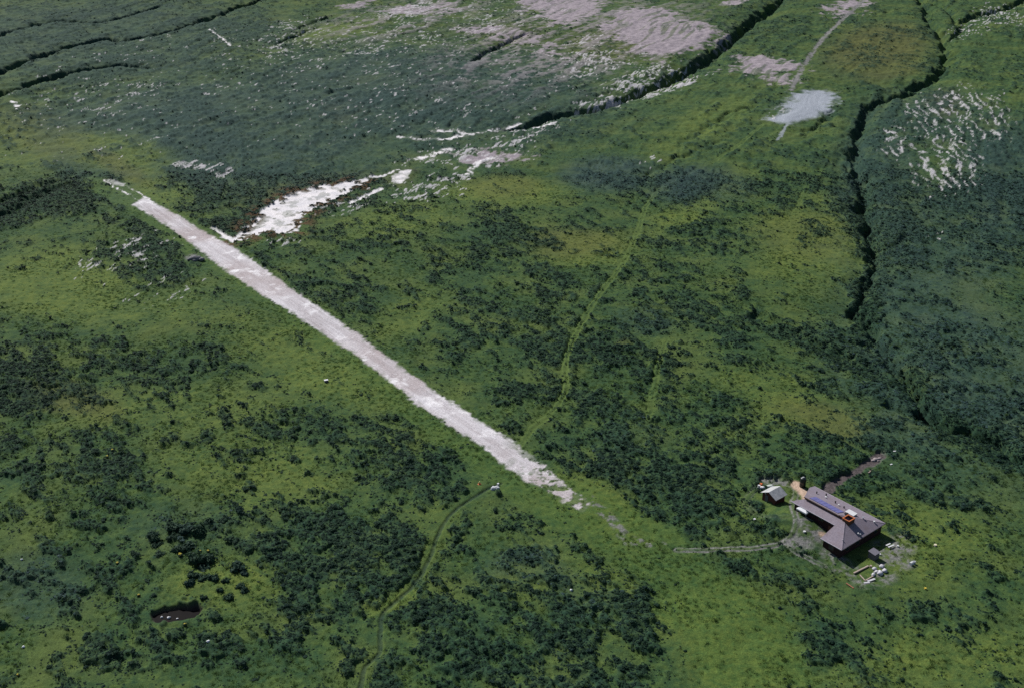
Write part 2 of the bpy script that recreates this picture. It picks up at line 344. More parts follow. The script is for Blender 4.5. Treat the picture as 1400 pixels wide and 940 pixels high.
    rust = np.clip(sstep(9, 2, np.abs(poly_sd(wx2, wy2, SAND[0])))*sstep(.5, .56, fbm(x, y, 3.6, 3, 54, .6))+sstep(6, 1, np.abs(poly_sd(wx2, wy2, SAND[1])))*.4*n2, 0, 1)*(1-sand)
    # height
    z = broad(x, y)
    smooth = np.clip(np.maximum.reduce([strip*1.0, grav, tan, sstep(3, .5, dp)*.7, sstep(18, 12, np.hypot(x-PAD_C[0], y-PAD_C[1]))*.7]), 0, 1)
    bump = (fbm(x, y, 5.5, 3, 81)-.5)*.9+(fbm(x, y, 1.7, 2, 82)-.5)*.35
    bil = 1-np.abs(fbm(x, y, 3.2, 2, 83)*2-1)
    bil2 = 1-np.abs(fbm(x, y, 7.0, 2, 84)*2-1)
    shr = scrub*(bil**2*.6+bil2**2*.3*(1-far)+fbm(x, y, 1.1, 1, 85)*.3)*(1.0+.25*far)
    z = z+(bump*(.75+.25*far)+shr*1.0)*(1-smooth)*(1-.75*np.clip(bare, 0, 1))
    z = z+far*(st-.5)*1.1+far*(ni-.5)*1.6*(1-smooth)
    z = z-cut*(1-smooth*.8)-hole*1.4-rut*.10-pth*.45-back*.3+sp_*.25
    z = z+(fbm(x, y, 2.2, 2, 88)-.5)*.12*strip
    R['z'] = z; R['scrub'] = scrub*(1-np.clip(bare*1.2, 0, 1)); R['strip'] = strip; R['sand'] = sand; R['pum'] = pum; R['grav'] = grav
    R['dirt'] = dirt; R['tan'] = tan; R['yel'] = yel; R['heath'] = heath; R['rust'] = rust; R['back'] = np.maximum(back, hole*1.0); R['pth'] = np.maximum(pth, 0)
    R['gt'] = gt; R['lite'] = lite; R['speck'] = sp_; R['D'] = D; R['bare'] = bare; R['hole'] = hole; R['sg'] = sg; R['wet'] = wet
    return R
SAND_LINES = [(GP(p), w) for p, w in SAND_LINES]
def hgt(x, y): return float(land(np.array([x]), np.array([y]))['z'][0])

# ------------------------------------------------------------------ node helpers
class NT:
    def __init__(s, name):
        s.m = bpy.data.materials.new(name); s.m.use_nodes = True
        s.t = s.m.node_tree; s.t.nodes.clear()
        s.out = s.n('ShaderNodeOutputMaterial')
    def n(s, t, **kw):
        k = s.t.nodes.new(t)
        for a, b in kw.items(): setattr(k, a, b)
        return k
    def l(s, a, b): s.t.links.new(a, b)
    def inp(s, sock, v):
        if hasattr(v, 'is_linked'): s.l(v, sock)
        else: sock.default_value = v if not isinstance(v, tuple) or len(v) != 3 or sock.type != 'RGBA' else (*v, 1)
    def mix(s, f, a, b, mode='MIX'):
        k = s.n('ShaderNodeMix', data_type='RGBA', blend_type=mode)
        s.inp(k.inputs[0], f); s.inp(k.inputs[6], a); s.inp(k.inputs[7], b)
        return k.outputs[2]
    def math(s, op, a, b=0.0, c=0.0, clamp=False):
        k = s.n('ShaderNodeMath', operation=op, use_clamp=clamp)
        s.inp(k.inputs[0], a); s.inp(k.inputs[1], b); s.inp(k.inputs[2], c)
        return k.outputs[0]
    def noise(s, scale, detail=3, rough=.55, vec=None, dist=0):
        k = s.n('ShaderNodeTexNoise'); k.inputs['Scale'].default_value = scale; k.inputs['Detail'].default_value = detail
        k.inputs['Roughness'].default_value = rough; k.inputs['Distortion'].default_value = dist
        if vec is None: vec = s.pos()
        s.l(vec, k.inputs['Vector']); return k.outputs['Fac']
    def pos(s):
        if not hasattr(s, '_p'): s._p = s.n('ShaderNodeNewGeometry').outputs['Position']
        return s._p
    def obj(s):
        if not hasattr(s, '_o'): s._o = s.n('ShaderNodeTexCoord').outputs['Object']
        return s._o
    def remap(s, v, a, b, c=0., d=1.):
        k = s.n('ShaderNodeMapRange'); s.inp(k.inputs[0], v); k.inputs[1].default_value = a; k.inputs[2].default_value = b; k.inputs[3].default_value = c; k.inputs[4].default_value = d
        return k.outputs[0]
    def attr(s, name):
        k = s.n('ShaderNodeAttribute', attribute_name=name); return k
    def bsdf(s, col, rough=.9, spec=.2, metal=0., bump=None, bstr=.3, bdist=.1, transl=0.):
        b = s.n('ShaderNodeBsdfPrincipled'); s.inp(b.inputs['Base Color'], col); s.inp(b.inputs['Roughness'], rough)
        b.inputs['Specular IOR Level'].default_value = spec; b.inputs['Metallic'].default_value = metal
        if bump is not None:
            k = s.n('ShaderNodeBump'); k.inputs['Strength'].default_value = bstr; k.inputs['Distance'].default_value = bdist
            s.l(bump, k.inputs['Height']); s.l(k.outputs[0], b.inputs['Normal'])
        o = b.outputs[0]
        if transl > 0:
            t = s.n('ShaderNodeBsdfTranslucent'); s.inp(t.inputs['Color'], col)
            x = s.n('ShaderNodeMixShader'); x.inputs[0].default_value = transl
            s.l(o, x.inputs[1]); s.l(t.outputs[0], x.inputs[2]); o = x.outputs[0]
        s.l(o, s.out.inputs['Surface']); return s.m

def m_ground():
    t = NT('land_cover')
    a = t.attr('cover_a'); sa = t.n('ShaderNodeSeparateColor'); t.l(a.outputs['Color'], sa.inputs[0]); a_al = a.outputs['Alpha']
    b = t.attr('cover_b'); sb = t.n('ShaderNodeSeparateColor'); t.l(b.outputs['Color'], sb.inputs[0]); b_al = b.outputs['Alpha']
    c = t.attr('cover_c'); s_c = t.n('ShaderNodeSeparateColor'); t.l(c.outputs['Color'], s_c.inputs[0]); c_al = c.outputs['Alpha']
    scrub, sand, dirt = sa.outputs; pale = a_al
    heath, pum, rust = sb.outputs; yel = b_al
    dd = t.attr('cover_d'); s_d = t.n('ShaderNodeSeparateColor'); t.l(dd.outputs['Color'], s_d.inputs[0]); lite, grav, speck = s_d.outputs; hole = dd.outputs['Alpha']
    tan, back, gt = s_c.outputs; sg = c_al
    fine = t.noise(1.6, 4, .7); mid = t.noise(.22, 4, .62); big = t.noise(.045, 4, .62); grit = t.noise(5.0, 2, .6)
    pat = t.noise(.55, 4, .68)
    grass = t.mix(t.remap(pat, .34, .64), (.023, .056, .022), (.066, .108, .027))
    grass = t.mix(t.remap(mid, .36, .62), t.mix(.5, grass, (.020, .052, .025)), grass)
    grass = t.mix(t.remap(big, .46, .66), grass, t.mix(.55, grass, (.098, .128, .032)))
    grass = t.mix(t.remap(big, .48, .30), grass, t.mix(.55, grass, (.022, .054, .026)))
    grass = t.mix(t.math('MULTIPLY', lite, .75), grass, t.mix(t.remap(pat, .34, .62), (.060, .104, .024), (.122, .156, .032)))
    grass = t.mix(t.math('MULTIPLY', sg, .55), grass, t.mix(t.remap(pat, .36, .62), (.042, .088, .022), (.076, .122, .026)))
    grass = t.mix(t.math('MULTIPLY', gt, .7, clamp=True), grass, (.088, .134, .034))
    grass = t.mix(t.math('MULTIPLY', yel, t.remap(fine, .2, .6, .3, .72)), grass, (.110, .092, .032))
    rough_ = t.noise(.5, 5, .72)
    hcol = t.mix(t.remap(fine, .35, .7), (.014, .035, .037), (.046, .077, .084))
    hcol = t.mix(t.remap(rough_, .52, .40), hcol, (.012, .031, .031))
    grass = t.mix(t.math('MULTIPLY', heath, .85), grass, t.mix(t.remap(mid, .4, .7), hcol, (.042, .074, .066)))
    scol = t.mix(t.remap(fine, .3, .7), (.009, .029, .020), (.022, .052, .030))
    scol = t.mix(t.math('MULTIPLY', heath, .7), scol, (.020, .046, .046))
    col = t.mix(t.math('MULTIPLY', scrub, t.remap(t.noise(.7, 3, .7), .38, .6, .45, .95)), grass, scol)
    col = t.mix(t.math('MULTIPLY', rust, .8), col, (.085, .042, .022))
    col = t.mix(pum, col, t.mix(t.remap(mid, .3, .7), (.19, .165, .18), (.33, .285, .31)))
    col = t.mix(dirt, col, t.mix(t.remap(fine, .3, .7), (.10, .10, .10), (.25, .24, .235)))
    col = t.mix(back, col, t.mix(t.remap(fine, .3, .7), (.04, .034, .034), (.12, .10, .10)))
    col = t.mix(tan, col, t.mix(t.remap(fine, .3, .7), (.38, .27, .20), (.50, .37, .28)))
    col = t.mix(grav, col, t.mix(t.remap(fine, .3, .7), (.185, .205, .235), (.36, .385, .43)))
    wht = t.mix(t.remap(mid, .36, .66), (.70, .66, .66), (.58, .56, .58))
    wht = t.mix(t.math('MULTIPLY', speck, .8), wht, t.mix(t.remap(fine, .3, .7), (.27, .26, .285), (.46, .44, .46)))
    col = t.mix(sand, col, wht)
    col = t.mix(hole, col, (.03, .02, .018))
    # the strip: rolled pale gravel, streaked along its length
    mp = t.n('ShaderNodeMapping'); mp.vector_type = 'TEXTURE'; mp.inputs['Rotation'].default_value = (0, 0, STRIP_ANG); mp.inputs['Scale'].default_value = (34, 2.2, 1)
    t.l(t.pos(), mp.inputs['Vector'])
    sn = t.noise(1.0, 4, .65, mp.outputs[0])
    pc = t.mix(t.remap(sn, .32, .68), (.37, .335, .345), (.60, .575, .60))
    pc = t.mix(t.remap(t.noise(.02, 3, .6), .43, .58), pc, t.mix(.7, pc, (.33, .27, .265)))
    pc = t.mix(t.remap(t.noise(.09, 4, .7), .54, .66), pc, (.74, .715, .73))
    pc = t.mix(t.remap(grit, .55, .8), pc, (.33, .29, .28))
    col = t.mix(pale, col, pc)
    vfine = t.noise(2.6, 3, .7)
    col = t.mix(1.0, col, t.mix(t.remap(vfine, .3, .7), (.74, .74, .74), (1.24, 1.24, 1.24)), 'MULTIPLY')
    col = t.mix(1.0, col, t.mix(t.remap(grit, .25, .75), (.62, .62, .62), (1.34, 1.34, 1.34)), 'MULTIPLY')
    bh = t.math('ADD', t.math('MULTIPLY', fine, .7), t.math('MULTIPLY', grit, .35))
    return t.bsdf(col, .95, .1, bump=bh, bstr=.6, bdist=.35)

sdv = STRIP_MID[-1]-STRIP_MID[0]; STRIP_ANG = math.atan2(sdv[1], sdv[0])
M_LAND = m_ground()

def m_leaf(name, c0, c1, c2, transl=.25):
    t = NT(name)
    r = t.n('ShaderNodeObjectInfo').outputs['Random']
    f = t.noise(2.2, 2, .6)
    col = t.mix(t.remap(f, .35, .65), c0, c1); col = t.mix(t.remap(r, .55, 1.0), col, c2)
    return t.bsdf(col, .75, .12, transl=transl)
M_BUSH = m_leaf('bush_leaves', (.008, .027, .017), (.020, .050, .026), (.014, .038, .031), .15)
M_HEATH = m_leaf('grey_green_leaves', (.024, .054, .050), (.054, .094, .092), (.036, .070, .074), .15)
M_TUFT = m_leaf('grass_blades', (.036, .076, .022), (.070, .116, .029), (.046, .088, .027), .5)
M_YELLOW = m_leaf('yellow_flowers', (.45, .36, .05), (.60, .50, .10), (.50, .42, .06), .2)

def simple(name, c0, c1=None, scale=3, rough=.8, spec=.25, metal=0., bstr=.3, bdist=.03):
    t = NT(name); c1 = c1 or tuple(v*.7 for v in c0)
    f = t.noise(scale, 4, .65, t.obj())
    return t.bsdf(t.mix(t.remap(f, .3, .7), c0, c1), rough, spec, metal, bump=f, bstr=bstr, bdist=bdist)

# ------------------------------------------------------------------ object helpers
def setp(o, label=None, cat=None, group=None, kind=None):
    if label: o['label'] = label
    if cat: o['category'] = cat
    if group: o['group'] = group
    if kind: o['kind'] = kind
    return o

def obj(name, bm, mat, parent=None, loc=None, rotz=0., smooth=False):
    me = bpy.data.meshes.new(name); bm.normal_update(); bm.to_mesh(me); bm.free()
    if smooth:
        for p in me.polygons: p.use_smooth = True
    for m in (mat if isinstance(mat, (list, tuple)) else [mat]): me.materials.append(m)
    o = bpy.data.objects.new(name, me); COL.objects.link(o)
    if parent: o.parent = parent
    if loc is not None: o.location = loc
    o.rotation_euler = (0, 0, rotz)
    return o

def empty(name, label, cat, loc, rotz=0., group=None):
    o = bpy.data.objects.new(name, None); COL.objects.link(o); o.empty_display_size = .5
    o.location = loc; o.rotation_euler = (0, 0, rotz)
    return setp(o, label, cat, group)

def box(bm, x0, x1, y0, y1, z0, z1, bev=0.0, M=None, mi=0):
    vs = [bm.verts.new(Vector(p)) for p in ((x0,y0,z0),(x1,y0,z0),(x1,y1,z0),(x0,y1,z0),(x0,y0,z1),(x1,y0,z1),(x1,y1,z1),(x0,y1,z1))]
    fs = [bm.faces.new([vs[i] for i in f]) for f in ((3,2,1,0),(4,5,6,7),(0,1,5,4),(1,2,6,5),(2,3,7,6),(3,0,4,7))]
    for f in fs: f.material_index = mi
    if bev > 0:
        es = list({e for f in fs for e in f.edges})
        r = bmesh.ops.bevel(bm, geom=es, offset=bev, segments=2, affect='EDGES', profile=.6)
        vs = list({v for f in r['faces'] for v in f.verts} | {v for v in vs if v.is_valid})
    if M is not None: bmesh.ops.transform(bm, matrix=M, verts=[v for v in vs if v.is_valid])
    return vs

def prism(bm, pts, z0, z1):
    """vertical prism; z0/z1 numbers or functions of (x, y)"""
    f0 = z0 if callable(z0) else (lambda x, y: z0); f1 = z1 if callable(z1) else (lambda x, y: z1)
    a = [bm.verts.new((x, y, f0(x, y))) for x, y in pts]; b = [bm.verts.new((x, y, f1(x, y))) for x, y in pts]
    n = len(pts)
    bm.faces.new(a[::-1]); bm.faces.new(b)
    for i in range(n): bm.faces.new((a[i], a[(i+1) % n], b[(i+1) % n], b[i]))
    bmesh.ops.recalc_face_normals(bm, faces=bm.faces[:])

def lathe(bm, prof, seg=20, M=None):
    rings = []
    for r, z in prof:
        if r < 1e-5: rings.append([bm.verts.new((0, 0, z))])
        else: rings.append([bm.verts.new((r*math.cos(2*math.pi*i/seg), r*math.sin(2*math.pi*i/seg), z)) for i in range(seg)])
    for a, b in zip(rings, rings[1:]):
        for i in range(seg):
            j = (i+1) % seg
            if len(a) == 1: bm.faces.new((a[0], b[j], b[i])) if len(b) > 1 else None
            elif len(b) == 1: bm.faces.new((a[i], a[j], b[0]))
            else: bm.faces.new((a[i], a[j], b[j], b[i]))
    bmesh.ops.recalc_face_normals(bm, faces=bm.faces[:])
    if M is not None: bmesh.ops.transform(bm, matrix=M, verts=[v for r in rings for v in r])

def lump(bm, r, sq=.7, seed=0, sub=2, amp=.25, M=None):
    """an uneven rounded mass (rock, filled sack, heap)"""
    g = bmesh.ops.create_icosphere(bm, subdivisions=sub, radius=1.0)
    rr = random.Random(seed); ph = [rr.uniform(0, 6) for _ in range(6)]
    for v in g['verts']:
        c = v.co.copy()
        n = math.sin(2.3*c.x+ph[0])*math.sin(2.1*c.y+ph[1])+.6*math.sin(4.3*c.z+ph[2])*math.sin(3.9*c.x+ph[3])+.4*math.sin(6*c.y+ph[4]+2*c.z)
        k = 1+amp*n
        v.co = Vector((c.x*r*k, c.y*r*k*.85, max(c.z, -.55)*r*k*sq))
    if M is not None: bmesh.ops.transform(bm, matrix=M, verts=g['verts'])

# ------------------------------------------------------------------ the land mesh
def half_w(y): return 102+(445-102)*(y-175)/(1021-175)
rows = [-9000, -4000, -1800, -700, -250, -60, 20, 60, 90, 115, 130, 140, 148, 155, 160]
y = 163.0
while y < 1120:
    rows.append(y); y += float(np.clip((y*y+H*H)/(H*FPX)*1.37*.85, .27, 1.5))
while y < 20000:
    rows.append(y); y *= 1.012 if y < 1300 else 1.12
NC = 1120
cs = list(np.linspace(-1.16, 1.16, NC))
ext = [1.18, 1.22, 1.3, 1.45, 1.7, 2.1, 2.8, 4, 6, 10, 18, 40]
cs = [-e for e in ext[::-1]]+cs+ext
rows = np.array(rows); cs = np.array(cs)
hw = np.maximum(half_w(rows), 60.0)
GX = hw[:, None]*cs[None, :]; GY = np.repeat(rows[:, None], len(cs), 1)
nr, nc = GX.shape
px, py = GX.ravel(), GY.ravel()
chunks = [land(px[i:i+150000], py[i:i+150000]) for i in range(0, len(px), 150000)]
L = {k: np.concatenate([c[k] for c in chunks]) for k in chunks[0]}
del chunks
idx = np.arange(nr*nc).reshape(nr, nc)
quads = np.stack([idx[:-1, :-1], idx[:-1, 1:], idx[1:, 1:], idx[1:, :-1]], -1).reshape(-1, 4)
def fm(k): return L[k][quads].mean(1)
cls = np.zeros(len(quads), int)                              # 0 ground
cls[fm('pum') > .5] = 5
cls[np.maximum(fm('dirt'), fm('back')*(1-fm('hole'))) > .45] = 4
cls[fm('tan') > .5] = 6
cls[fm('grav') > .5] = 3
cls[fm('sand') > .5] = 2
cls[fm('strip') > .5] = 1
def put(name, sel, kind='structure'):
    q = quads[sel]
    used, inv = np.unique(q, return_inverse=True); inv = inv.reshape(q.shape)
    me = bpy.data.meshes.new(name)
    co = np.stack([px[used], py[used], L['z'][used]], 1).astype(np.float32)
    me.vertices.add(len(used)); me.vertices.foreach_set('co', co.ravel())
    me.loops.add(q.size); me.loops.foreach_set('vertex_index', inv.ravel().astype(np.int32))
    me.polygons.add(len(q)); me.polygons.foreach_set('loop_start', np.arange(0, q.size, 4, dtype=np.int32))
    me.polygons.foreach_set('use_smooth', np.ones(len(q), bool))
    me.update(calc_edges=True)
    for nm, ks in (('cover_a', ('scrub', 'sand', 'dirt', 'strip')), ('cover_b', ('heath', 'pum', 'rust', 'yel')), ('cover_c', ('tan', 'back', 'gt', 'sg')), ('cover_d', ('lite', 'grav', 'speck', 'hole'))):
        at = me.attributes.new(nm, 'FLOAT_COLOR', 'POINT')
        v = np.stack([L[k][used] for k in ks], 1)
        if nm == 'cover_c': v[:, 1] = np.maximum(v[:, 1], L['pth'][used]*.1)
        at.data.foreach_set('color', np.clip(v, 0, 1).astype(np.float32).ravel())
    me.materials.append(M_LAND)
    o = bpy.data.objects.new(name, me); COL.objects.link(o); o['kind'] = kind
    return o
for c, nm in enumerate(('ground', 'airstrip', 'sand', 'gravel_pad', 'dirt_track', 'pumice_flat', 'gravel_path')):
    if (cls == c).any(): put(nm, cls == c)

# ------------------------------------------------------------------ vegetation
def bush_mesh(name, seed, mat, n=150, hk=.75, leaf=.2):
    r = random.Random(seed); bm = bmesh.new()
    lobes = [(r.uniform(-.5, .5), r.uniform(-.5, .5), r.uniform(.1, .45)*hk, r.uniform(.38, .62)) for _ in range(6)]+[(0, 0, .3*hk, .6)]
    for k in range(n):
        lx, ly, lz, lr = r.choice(lobes)
        th = r.uniform(0, 2*math.pi); cz = r.uniform(-.25, 1); s = math.sqrt(max(0, 1-cz*cz))
        d = Vector((s*math.cos(th), s*math.sin(th), cz)); q = lr*r.uniform(.75, 1.08)
        p = Vector((lx, ly, lz))+Vector((d.x*q, d.y*q, d.z*q*hk*1.15))
        if p.z < 0.0: p.z = r.uniform(0, .15)
        nrm = (d+Vector((r.uniform(-.8, .8), r.uniform(-.8, .8), r.uniform(-.4, .8)))).normalized()
        t = nrm.orthogonal().normalized(); t.rotate(Matrix.Rotation(r.uniform(0, 6.28), 3, nrm)); b = nrm.cross(t)
        w = leaf*r.uniform(.6, 1.3); l = w*r.uniform(1.0, 1.6)
        vs = [bm.verts.new(p-t*w*.5), bm.verts.new(p-b*l*.5), bm.verts.new(p+t*w*.5), bm.verts.new(p+b*l*.5)]
        bm.faces.new(vs)
    for lx, ly, lz, lr in lobes:                                # twiggy inner mass
        g = bmesh.ops.create_icosphere(bm, subdivisions=1, radius=lr*.72)
        for v in g['verts']:
            v.co = Vector((v.co.x*r.uniform(.8, 1.15)+lx, v.co.y*r.uniform(.8, 1.15)+ly, max(v.co.z*hk+lz, -.1)))
    me = bpy.data.meshes.new(name); bm.to_mesh(me); bm.free(); me.materials.append(mat)
    return me
def tuft_mesh(name, seed, mat, n=34):
    r = random.Random(seed); bm = bmesh.new()
    for k in range(n):
        a = r.uniform(0, 6.28); q = r.uniform(0, .5)**.8; x, y = q*math.cos(a), q*math.sin(a)
        h = r.uniform(.25, .6); lean = r.uniform(.1, .45); w = r.uniform(.05, .1); a2 = r.uniform(0, 6.28)
        dx, dy = math.cos(a2), math.sin(a2)
        bm.faces.new([bm.verts.new((x-dy*w, y+dx*w, -.1)), bm.verts.new((x+dy*w, y-dx*w, -.1)), bm.verts.new((x+lean*math.cos(a), y+lean*math.sin(a), h))])
    me = bpy.data.meshes.new(name); bm.to_mesh(me); bm.free(); me.materials.append(mat)
    return me
BUSHES = [bush_mesh('bush', 100+i, M_BUSH, 150, .6+.1*(i % 4)) for i in range(6)]
HEATHS = [bush_mesh('heath_shrub', 200+i, M_HEATH, 110, .5+.08*i) for i in range(3)]
TUFTS = [tuft_mesh('tuft', 300+i, M_TUFT) for i in range(4)]

def proto_collection(name, meshes):
    c = bpy.data.collections.new(name)
    for i, me in enumerate(meshes):
        o = bpy.data.objects.new('%s_%02d' % (name, i), me); c.objects.link(o)
    return c

def scatter(name, pts, scl, rot, ind, coll, nproto):
    me = bpy.data.meshes.new(name); n = len(pts)
    me.vertices.add(n); me.vertices.foreach_set('co', pts.astype(np.float32).ravel())
    a = me.attributes.new('plant_scale', 'FLOAT_VECTOR', 'POINT'); a.data.foreach_set('vector', scl.astype(np.float32).ravel())
    a = me.attributes.new('plant_turn', 'FLOAT_VECTOR', 'POINT'); a.data.foreach_set('vector', rot.astype(np.float32).ravel())
    a = me.attributes.new('plant_kind', 'INT', 'POINT'); a.data.foreach_set('value', ind.astype(np.int32))
    o = bpy.data.objects.new(name, me); COL.objects.link(o); o['kind'] = 'stuff'
    g = bpy.data.node_groups.new(name, 'GeometryNodeTree')
    g.interface.new_socket('Geometry', in_out='INPUT', socket_type='NodeSocketGeometry'); g.interface.new_socket('Geometry', in_out='OUTPUT', socket_type='NodeSocketGeometry')
    N = g.nodes.new; gi = N('NodeGroupInput'); go = N('NodeGroupOutput'); ip = N('GeometryNodeInstanceOnPoints'); ci = N('GeometryNodeCollectionInfo')
    ci.inputs['Collection'].default_value = coll; ci.inputs['Separate Children'].default_value = True; ci.inputs['Reset Children'].default_value = True
    def na(nm, ty):
        k = N('GeometryNodeInputNamedAttribute'); k.data_type = ty; k.inputs['Name'].default_value = nm
        return next(s for s in k.outputs if s.enabled and s.name == 'Attribute')
    ip.inputs['Pick Instance'].default_value = True
    lk = g.links.new
    lk(gi.outputs[0], ip.inputs['Points']); lk(ci.outputs[0], ip.inputs['Instance']); lk(na('plant_kind', 'INT'), ip.inputs['Instance Index'])
    lk(na('plant_scale', 'FLOAT_VECTOR'), ip.inputs['Scale'])
    e = N('FunctionNodeEulerToRotation'); lk(na('plant_turn', 'FLOAT_VECTOR'), e.inputs[0]); lk(e.outputs[0], ip.inputs['Rotation'])
    lk(ip.outputs[0], go.inputs[0])
    md = o.modifiers.new('plants', 'NODES'); md.node_group = g
    return o

def rand_pts(n, y0, y1, k=1.12):
    """random plan points over the land in view, even density per square metre"""
    ww = half_w(y1)
    yy = RNG.uniform(y0, y1, n); xx = RNG.uniform(-1, 1, n)*ww*k
    m = np.abs(xx) < half_w(yy)*k
    return xx[m], yy[m]

def clear_of_things(x, y):
    du = (x-ORG[0])*UD[0]+(y-ORG[1])*UD[1]; dv = (x-ORG[0])*VD[0]+(y-ORG[1])*VD[1]
    m = ~((du > -1.5) & (du < LEN+2) & (dv > -1.5) & (dv < WID+1.5))
    for c, r in KEEP: m &= np.hypot(x-c[0], y-c[1]) > r
    return m
KEEP = [(ground_pt(1058, 684)[:2], 5.0), (ground_pt(1096, 664)[:2], 1.6), (ground_pt(1195, 785)[:2], 5.5), (ground_pt(1195, 758)[:2], 2.4), (ground_pt(1247, 772)[:2], 1.8), (ground_pt(677, 668)[:2], 2.2), (ground_pt(1101, 702)[:2], 2.5), (ground_pt(1220, 748)[:2], 2.5), (ground_pt(240, 838)[:2], 5.5), (ground_pt(447, 521)[:2], 1.6), (ground_pt(268, 356)[:2], 4.0)]

def bush_field(y0, y1, n, smin, smax):
    x, y = rand_pts(n, y0, y1); r = land(x, y)
    p = sstep(.40, .95, r['D']+(fbm(x, y, 2.4, 2, 98)-.5)*1.3)*(1-.75*r['heath']*sstep(480, 620, y))*(1-np.clip(r['bare']*1.6, 0, 1))*(1-r['hole'])+.11*sstep(.48, .8, fbm(x, y, 12, 3, 91))*(1-.7*r['lite'])*(r['bare'] < .2)*(1-r['gt'])*(1-r['pth'])*(1-.7*r['sg'])
    k = (RNG.uniform(0, 1, len(x)) < p) & clear_of_things(x, y)
    s = smin+(smax-smin)*RNG.uniform(0, 1, len(x))**3.2*(.55+.45*np.clip(r['D'], 0, 1))
    return x[k], y[k], r['z'][k], s[k], r['heath'][k]
bx = [bush_field(160, 330, 150000, .19, .82), bush_field(330, 520, 190000, .22, .80), bush_field(520, 1080, 130000, .32, .9)]
def low_field(y0, y1, n):
    x, y = rand_pts(n, y0, y1); r = land(x, y)
    p = sstep(.02, .62, r['D']+(fbm(x, y, 1.6, 2, 97)-.5)*.6)*(1-np.clip(r['bare']*1.6, 0, 1))*(1-r['hole'])*(1-r['pth'])*(1-.6*np.clip(r['gt'], 0, 1))*(1-.6*r['sg'])
    k = (RNG.uniform(0, 1, len(x)) < p) & clear_of_things(x, y)
    return x[k], y[k], r['z'][k], RNG.uniform(.12, .34, len(x))[k], r['heath'][k]*.8
bx += [low_field(160, 330, 110000), low_field(330, 520, 120000)]
X, Y, Z, S, HE = [np.concatenate([b[i] for b in bx]) for i in range(5)]
print('bush points', len(X))

# the largest of the near bushes stand as objects of their own
POND_BUSH = [(60,250,50),(215,165,56),(300,190,60),(400,200,60),(470,120,50),(510,172,32),(580,115,36),(700,45,36),(640,255,40),(330,300,60),(250,320,50),(100,360,36),(380,410,60),(480,385,60),(430,462,40),(690,460,55),(742,512,30),(350,522,42),(335,582,42),(430,540,46),(512,545,40),(600,566,30),(722,600,36),(735,640,34),(620,682,36),(560,640,22),(430,695,28),(60,670,25),(45,215,40),(75,290,40),(260,180,50),(205,235,44)]
def place_bush(x, y, s, label, group, first=[None]*6):
    i = random.randrange(6)
    o = bpy.data.objects.new('bush', BUSHES[i]) if first[i] is None else first[i].copy()
    if first[i] is None: first[i] = o
    COL.objects.link(o)
    o.location = (x, y, hgt(x, y)-.12*s); o.rotation_euler = (0, 0, random.uniform(0, 6.28)); o.scale = (s*random.uniform(.9, 1.15), s*random.uniform(.9, 1.15), s*random.uniform(.75, 1.1))
    setp(o, label, 'bush', group)
for (a, b, r) in POND_BUSH:
    p = ground_pt(200+a/5.53, 690+b/5.53+r/5.53*.35)
    place_bush(p[0], p[1], r/5.53*.205*1.15, 'dark green bush in the loose clump upslope of the dark water hole', 'bushes upslope of the water hole')
def to_photo(x, y, z):
    dx, dy, dz = x, y, z-H
    d = dy*cp-dz*sp; up = dy*sp+dz*cp
    return 700+FPX*dx/d, 470-FPX*up/d
PU, PV = to_photo(X, Y, Z)
ZONES = [((0, 430, 690, 930), 'dark green bush on the rough grass slope in the lower left corner', 'bushes of the lower left slope', 55, (200, 345, 680, 860)),
         ((440, 900, 800, 930), 'dark green bush in the thick foreground scrub beside the winding path', 'bushes beside the winding path', 75, None),
         ((980, 1390, 800, 930), 'dark green bush in the meadow scrub below the brown lodge', 'bushes below the lodge', 70, None),
         ((840, 1030, 600, 735), 'dark green bush in the scrub between the strip end and the small shed', 'bushes between strip end and shed', 50, None)]
taken = np.zeros(len(X), bool)
for (u0, u1, v0, v1), lab, grp, n, ex in ZONES:
    m = (PU > u0) & (PU < u1) & (PV > v0) & (PV < v1) & ~taken
    if ex: m &= ~((PU > ex[0]) & (PU < ex[1]) & (PV > ex[2]) & (PV < ex[3]))
    c = np.where(m)[0]; c = c[np.argsort(-S[c])][:n]
    for i in c: place_bush(X[i], Y[i], S[i], lab, grp)
    taken[c] = True
k = ~taken; X, Y, Z, S, HE = X[k], Y[k], Z[k], S[k], HE[k]
n = len(X)
ind = np.where(RNG.uniform(0, 1, n) < HE*.8, 6+RNG.integers(0, 3, n), RNG.integers(0, 6, n))
scl = S[:, None]*np.stack([RNG.uniform(.85, 1.25, n), RNG.uniform(.85, 1.25, n), RNG.uniform(.5, .95, n)], 1)
scl[ind >= 6] *= np.array([1, 1, .75])
rot = np.zeros((n, 3)); rot[:, 2] = RNG.uniform(0, 6.28, n)
scatter('scrub', np.stack([X, Y, Z-.12*S], 1), scl, rot, ind, proto_collection('scrub_plant', BUSHES+HEATHS), 9)
NB = n
x, y = rand_pts(260000, 160, 640); r = land(x, y)
k = (RNG.uniform(0, 1, len(x)) < sstep(640, 260, y)*(.15+.85*sstep(.40, .62, fbm(x, y, 16, 3, 95)))*(1-r['scrub']*.7)*(1-.75*np.clip(r['gt'], 0, 1))*(1-np.clip(r['bare']*1.5, 0, 1))*(1-r['hole'])*(1-r['pth'])) & clear_of_things(x, y)
x, y, z = x[k], y[k], r['z'][k]; n = len(x); s = RNG.uniform(.35, .85, n)
rot = np.zeros((n, 3)); rot[:, 2] = RNG.uniform(0, 6.28, n)
scatter('grass', np.stack([x, y, z], 1), s[:, None]*np.stack([np.ones(n), np.ones(n), RNG.uniform(.45, .8, n)], 1), rot, RNG.integers(0, 4, n), proto_collection('grass_tuft', TUFTS), 4)
